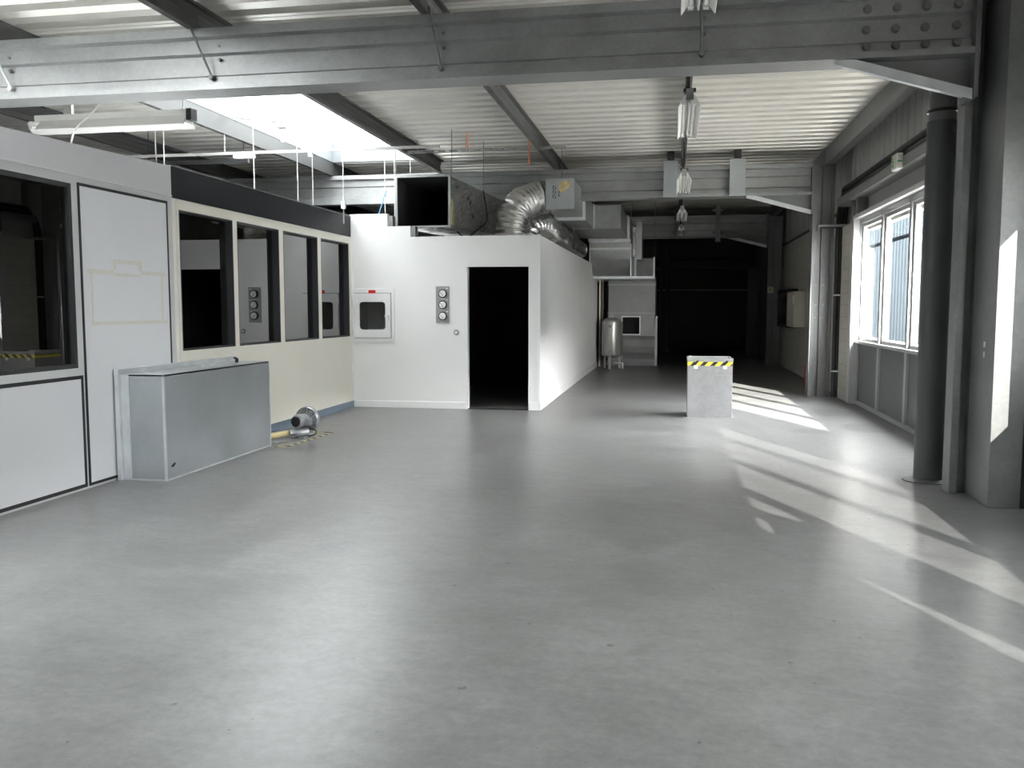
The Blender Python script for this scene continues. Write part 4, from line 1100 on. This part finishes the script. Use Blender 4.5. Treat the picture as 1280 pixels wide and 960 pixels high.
single('pipe_stub', MB().box(tx+.06, tx+.30, ty-.05, ty-.03, .14, .155).box(tx+.27, tx+.30, ty-.05, ty-.03, 0, .155), 'zinc_light', 'thin pale pipe stub at the foot of the pressure tank', 'pipe', (tx+.2, ty-.04, 0))

# ------------------------------------------------------------------ outside
struct('ground', MB().box(3.4, 40, -30, 100, -.3, -.1), 'ground')
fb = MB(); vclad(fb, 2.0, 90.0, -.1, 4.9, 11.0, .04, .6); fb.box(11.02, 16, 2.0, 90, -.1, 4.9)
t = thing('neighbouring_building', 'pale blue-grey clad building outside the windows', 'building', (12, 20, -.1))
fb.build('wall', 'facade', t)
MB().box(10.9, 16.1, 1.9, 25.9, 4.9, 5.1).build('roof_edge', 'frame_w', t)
fb2 = MB(); vclad(fb2, 26.0, 90.0, 5.1, 24.0, 11.0, .04, .6); fb2.box(11.02, 16, 26.0, 90, 5.1, 24.0); fb2.build('sky_screen', 'facade', t)  # tall block added to keep bright sky out of the floor reflections

# ------------------------------------------------------------------ light
sun = bpy.data.lights.new('sun', 'SUN'); sun.energy = 86.0; sun.angle = math.radians(.3); sun.color = (1.0, .955, .87)
so = bpy.data.objects.new('sun', sun); COL.objects.link(so)
dv = Vector((-.9, 2.16, -1.0)).normalized()
so.rotation_euler = dv.to_track_quat('-Z', 'Y').to_euler(); so.location = (10, -15, 12)

world = bpy.data.worlds.new('world'); SC.world = world; world.use_nodes = True
nt = world.node_tree; nt.nodes.clear()
N, L = nt.nodes.new, nt.links.new
ow = N('ShaderNodeOutputWorld'); bg = N('ShaderNodeBackground'); L(bg.outputs[0], ow.inputs[0])
tc = N('ShaderNodeTexCoord'); sx = N('ShaderNodeSeparateXYZ'); L(tc.outputs['Generated'], sx.inputs[0])
cr = N('ShaderNodeValToRGB'); L(sx.outputs[2], cr.inputs[0])
cr.color_ramp.elements[0].position = 0.0; cr.color_ramp.elements[0].color = (1.0, .985, .955, 1)
cr.color_ramp.elements[1].position = 1.0; cr.color_ramp.elements[1].color = (.94, .97, 1.0, 1)
L(cr.outputs[0], bg.inputs[0]); bg.inputs[1].default_value = 78.0

def portal(name, loc, rot, sx_, sy_):
    l = bpy.data.lights.new(name, 'AREA'); l.shape = 'RECTANGLE'; l.size = sx_; l.size_y = sy_; l.cycles.is_portal = True
    o = bpy.data.objects.new(name, l); COL.objects.link(o); o.location = loc; o.rotation_euler = rot
    return o
portal('portal_far_windows', (3.3, (FP[0]+FP[-1])/2, 1.95), (0, PI/2, 0), 1.95, FP[0]-FP[-1])
portal('portal_near_windows', (3.3, (NP[0]+NP[-1])/2, 1.95), (0, PI/2, 0), 1.95, NP[0]-NP[-1])
portal('portal_rooflight', ((SKX0+SKX1)/2, (SKY0+SKY1)/2, 5.1), (0, 0, 0), 2.2, 7.0)
portal('portal_rooflight_front', ((RX0+RX1)/2, (RY0+RY1)/2, 5.1), (0, 0, 0), 4.8, 5.0)

# ------------------------------------------------------------------ camera
cam = bpy.data.cameras.new('camera'); co = bpy.data.objects.new('camera', cam); COL.objects.link(co)
fpx, H = 1100.0, 1.55
cam.sensor_fit = 'HORIZONTAL'; cam.sensor_width = 36.0; cam.lens = fpx/1280*36.0; cam.clip_start = .05; cam.clip_end = 200
d = Vector((841-640, 385-480, fpx)).normalized()       # depth direction of the hall in camera axes (x right, y down, z forward)
u = Vector((0, -d.z, d.y)).normalized(); r = d.cross(u)
if r.x < 0: r = -r
# rows: world axes expressed in camera axes -> camera axes in the world
cx = Vector((r.x, d.x, u.x)); cy = -Vector((r.y, d.y, u.y)); cz = -Vector((r.z, d.z, u.z))
co.matrix_world = Matrix(((cx.x, cy.x, cz.x, 0), (cx.y, cy.y, cz.y, 0), (cx.z, cy.z, cz.z, H), (0, 0, 0, 1)))
SC.camera = co

SC.view_settings.view_transform = 'Standard'; SC.view_settings.look = 'None'
SC.view_settings.gamma = 1.0; SC.view_settings.use_curve_mapping = False; SC.view_settings.exposure = 0.45
SC.cycles.max_bounces = 10; SC.cycles.diffuse_bounces = 6; SC.cycles.transparent_max_bounces = 16
SC.cycles.sample_clamp_indirect = 8.0
SC.cycles.use_denoising = True
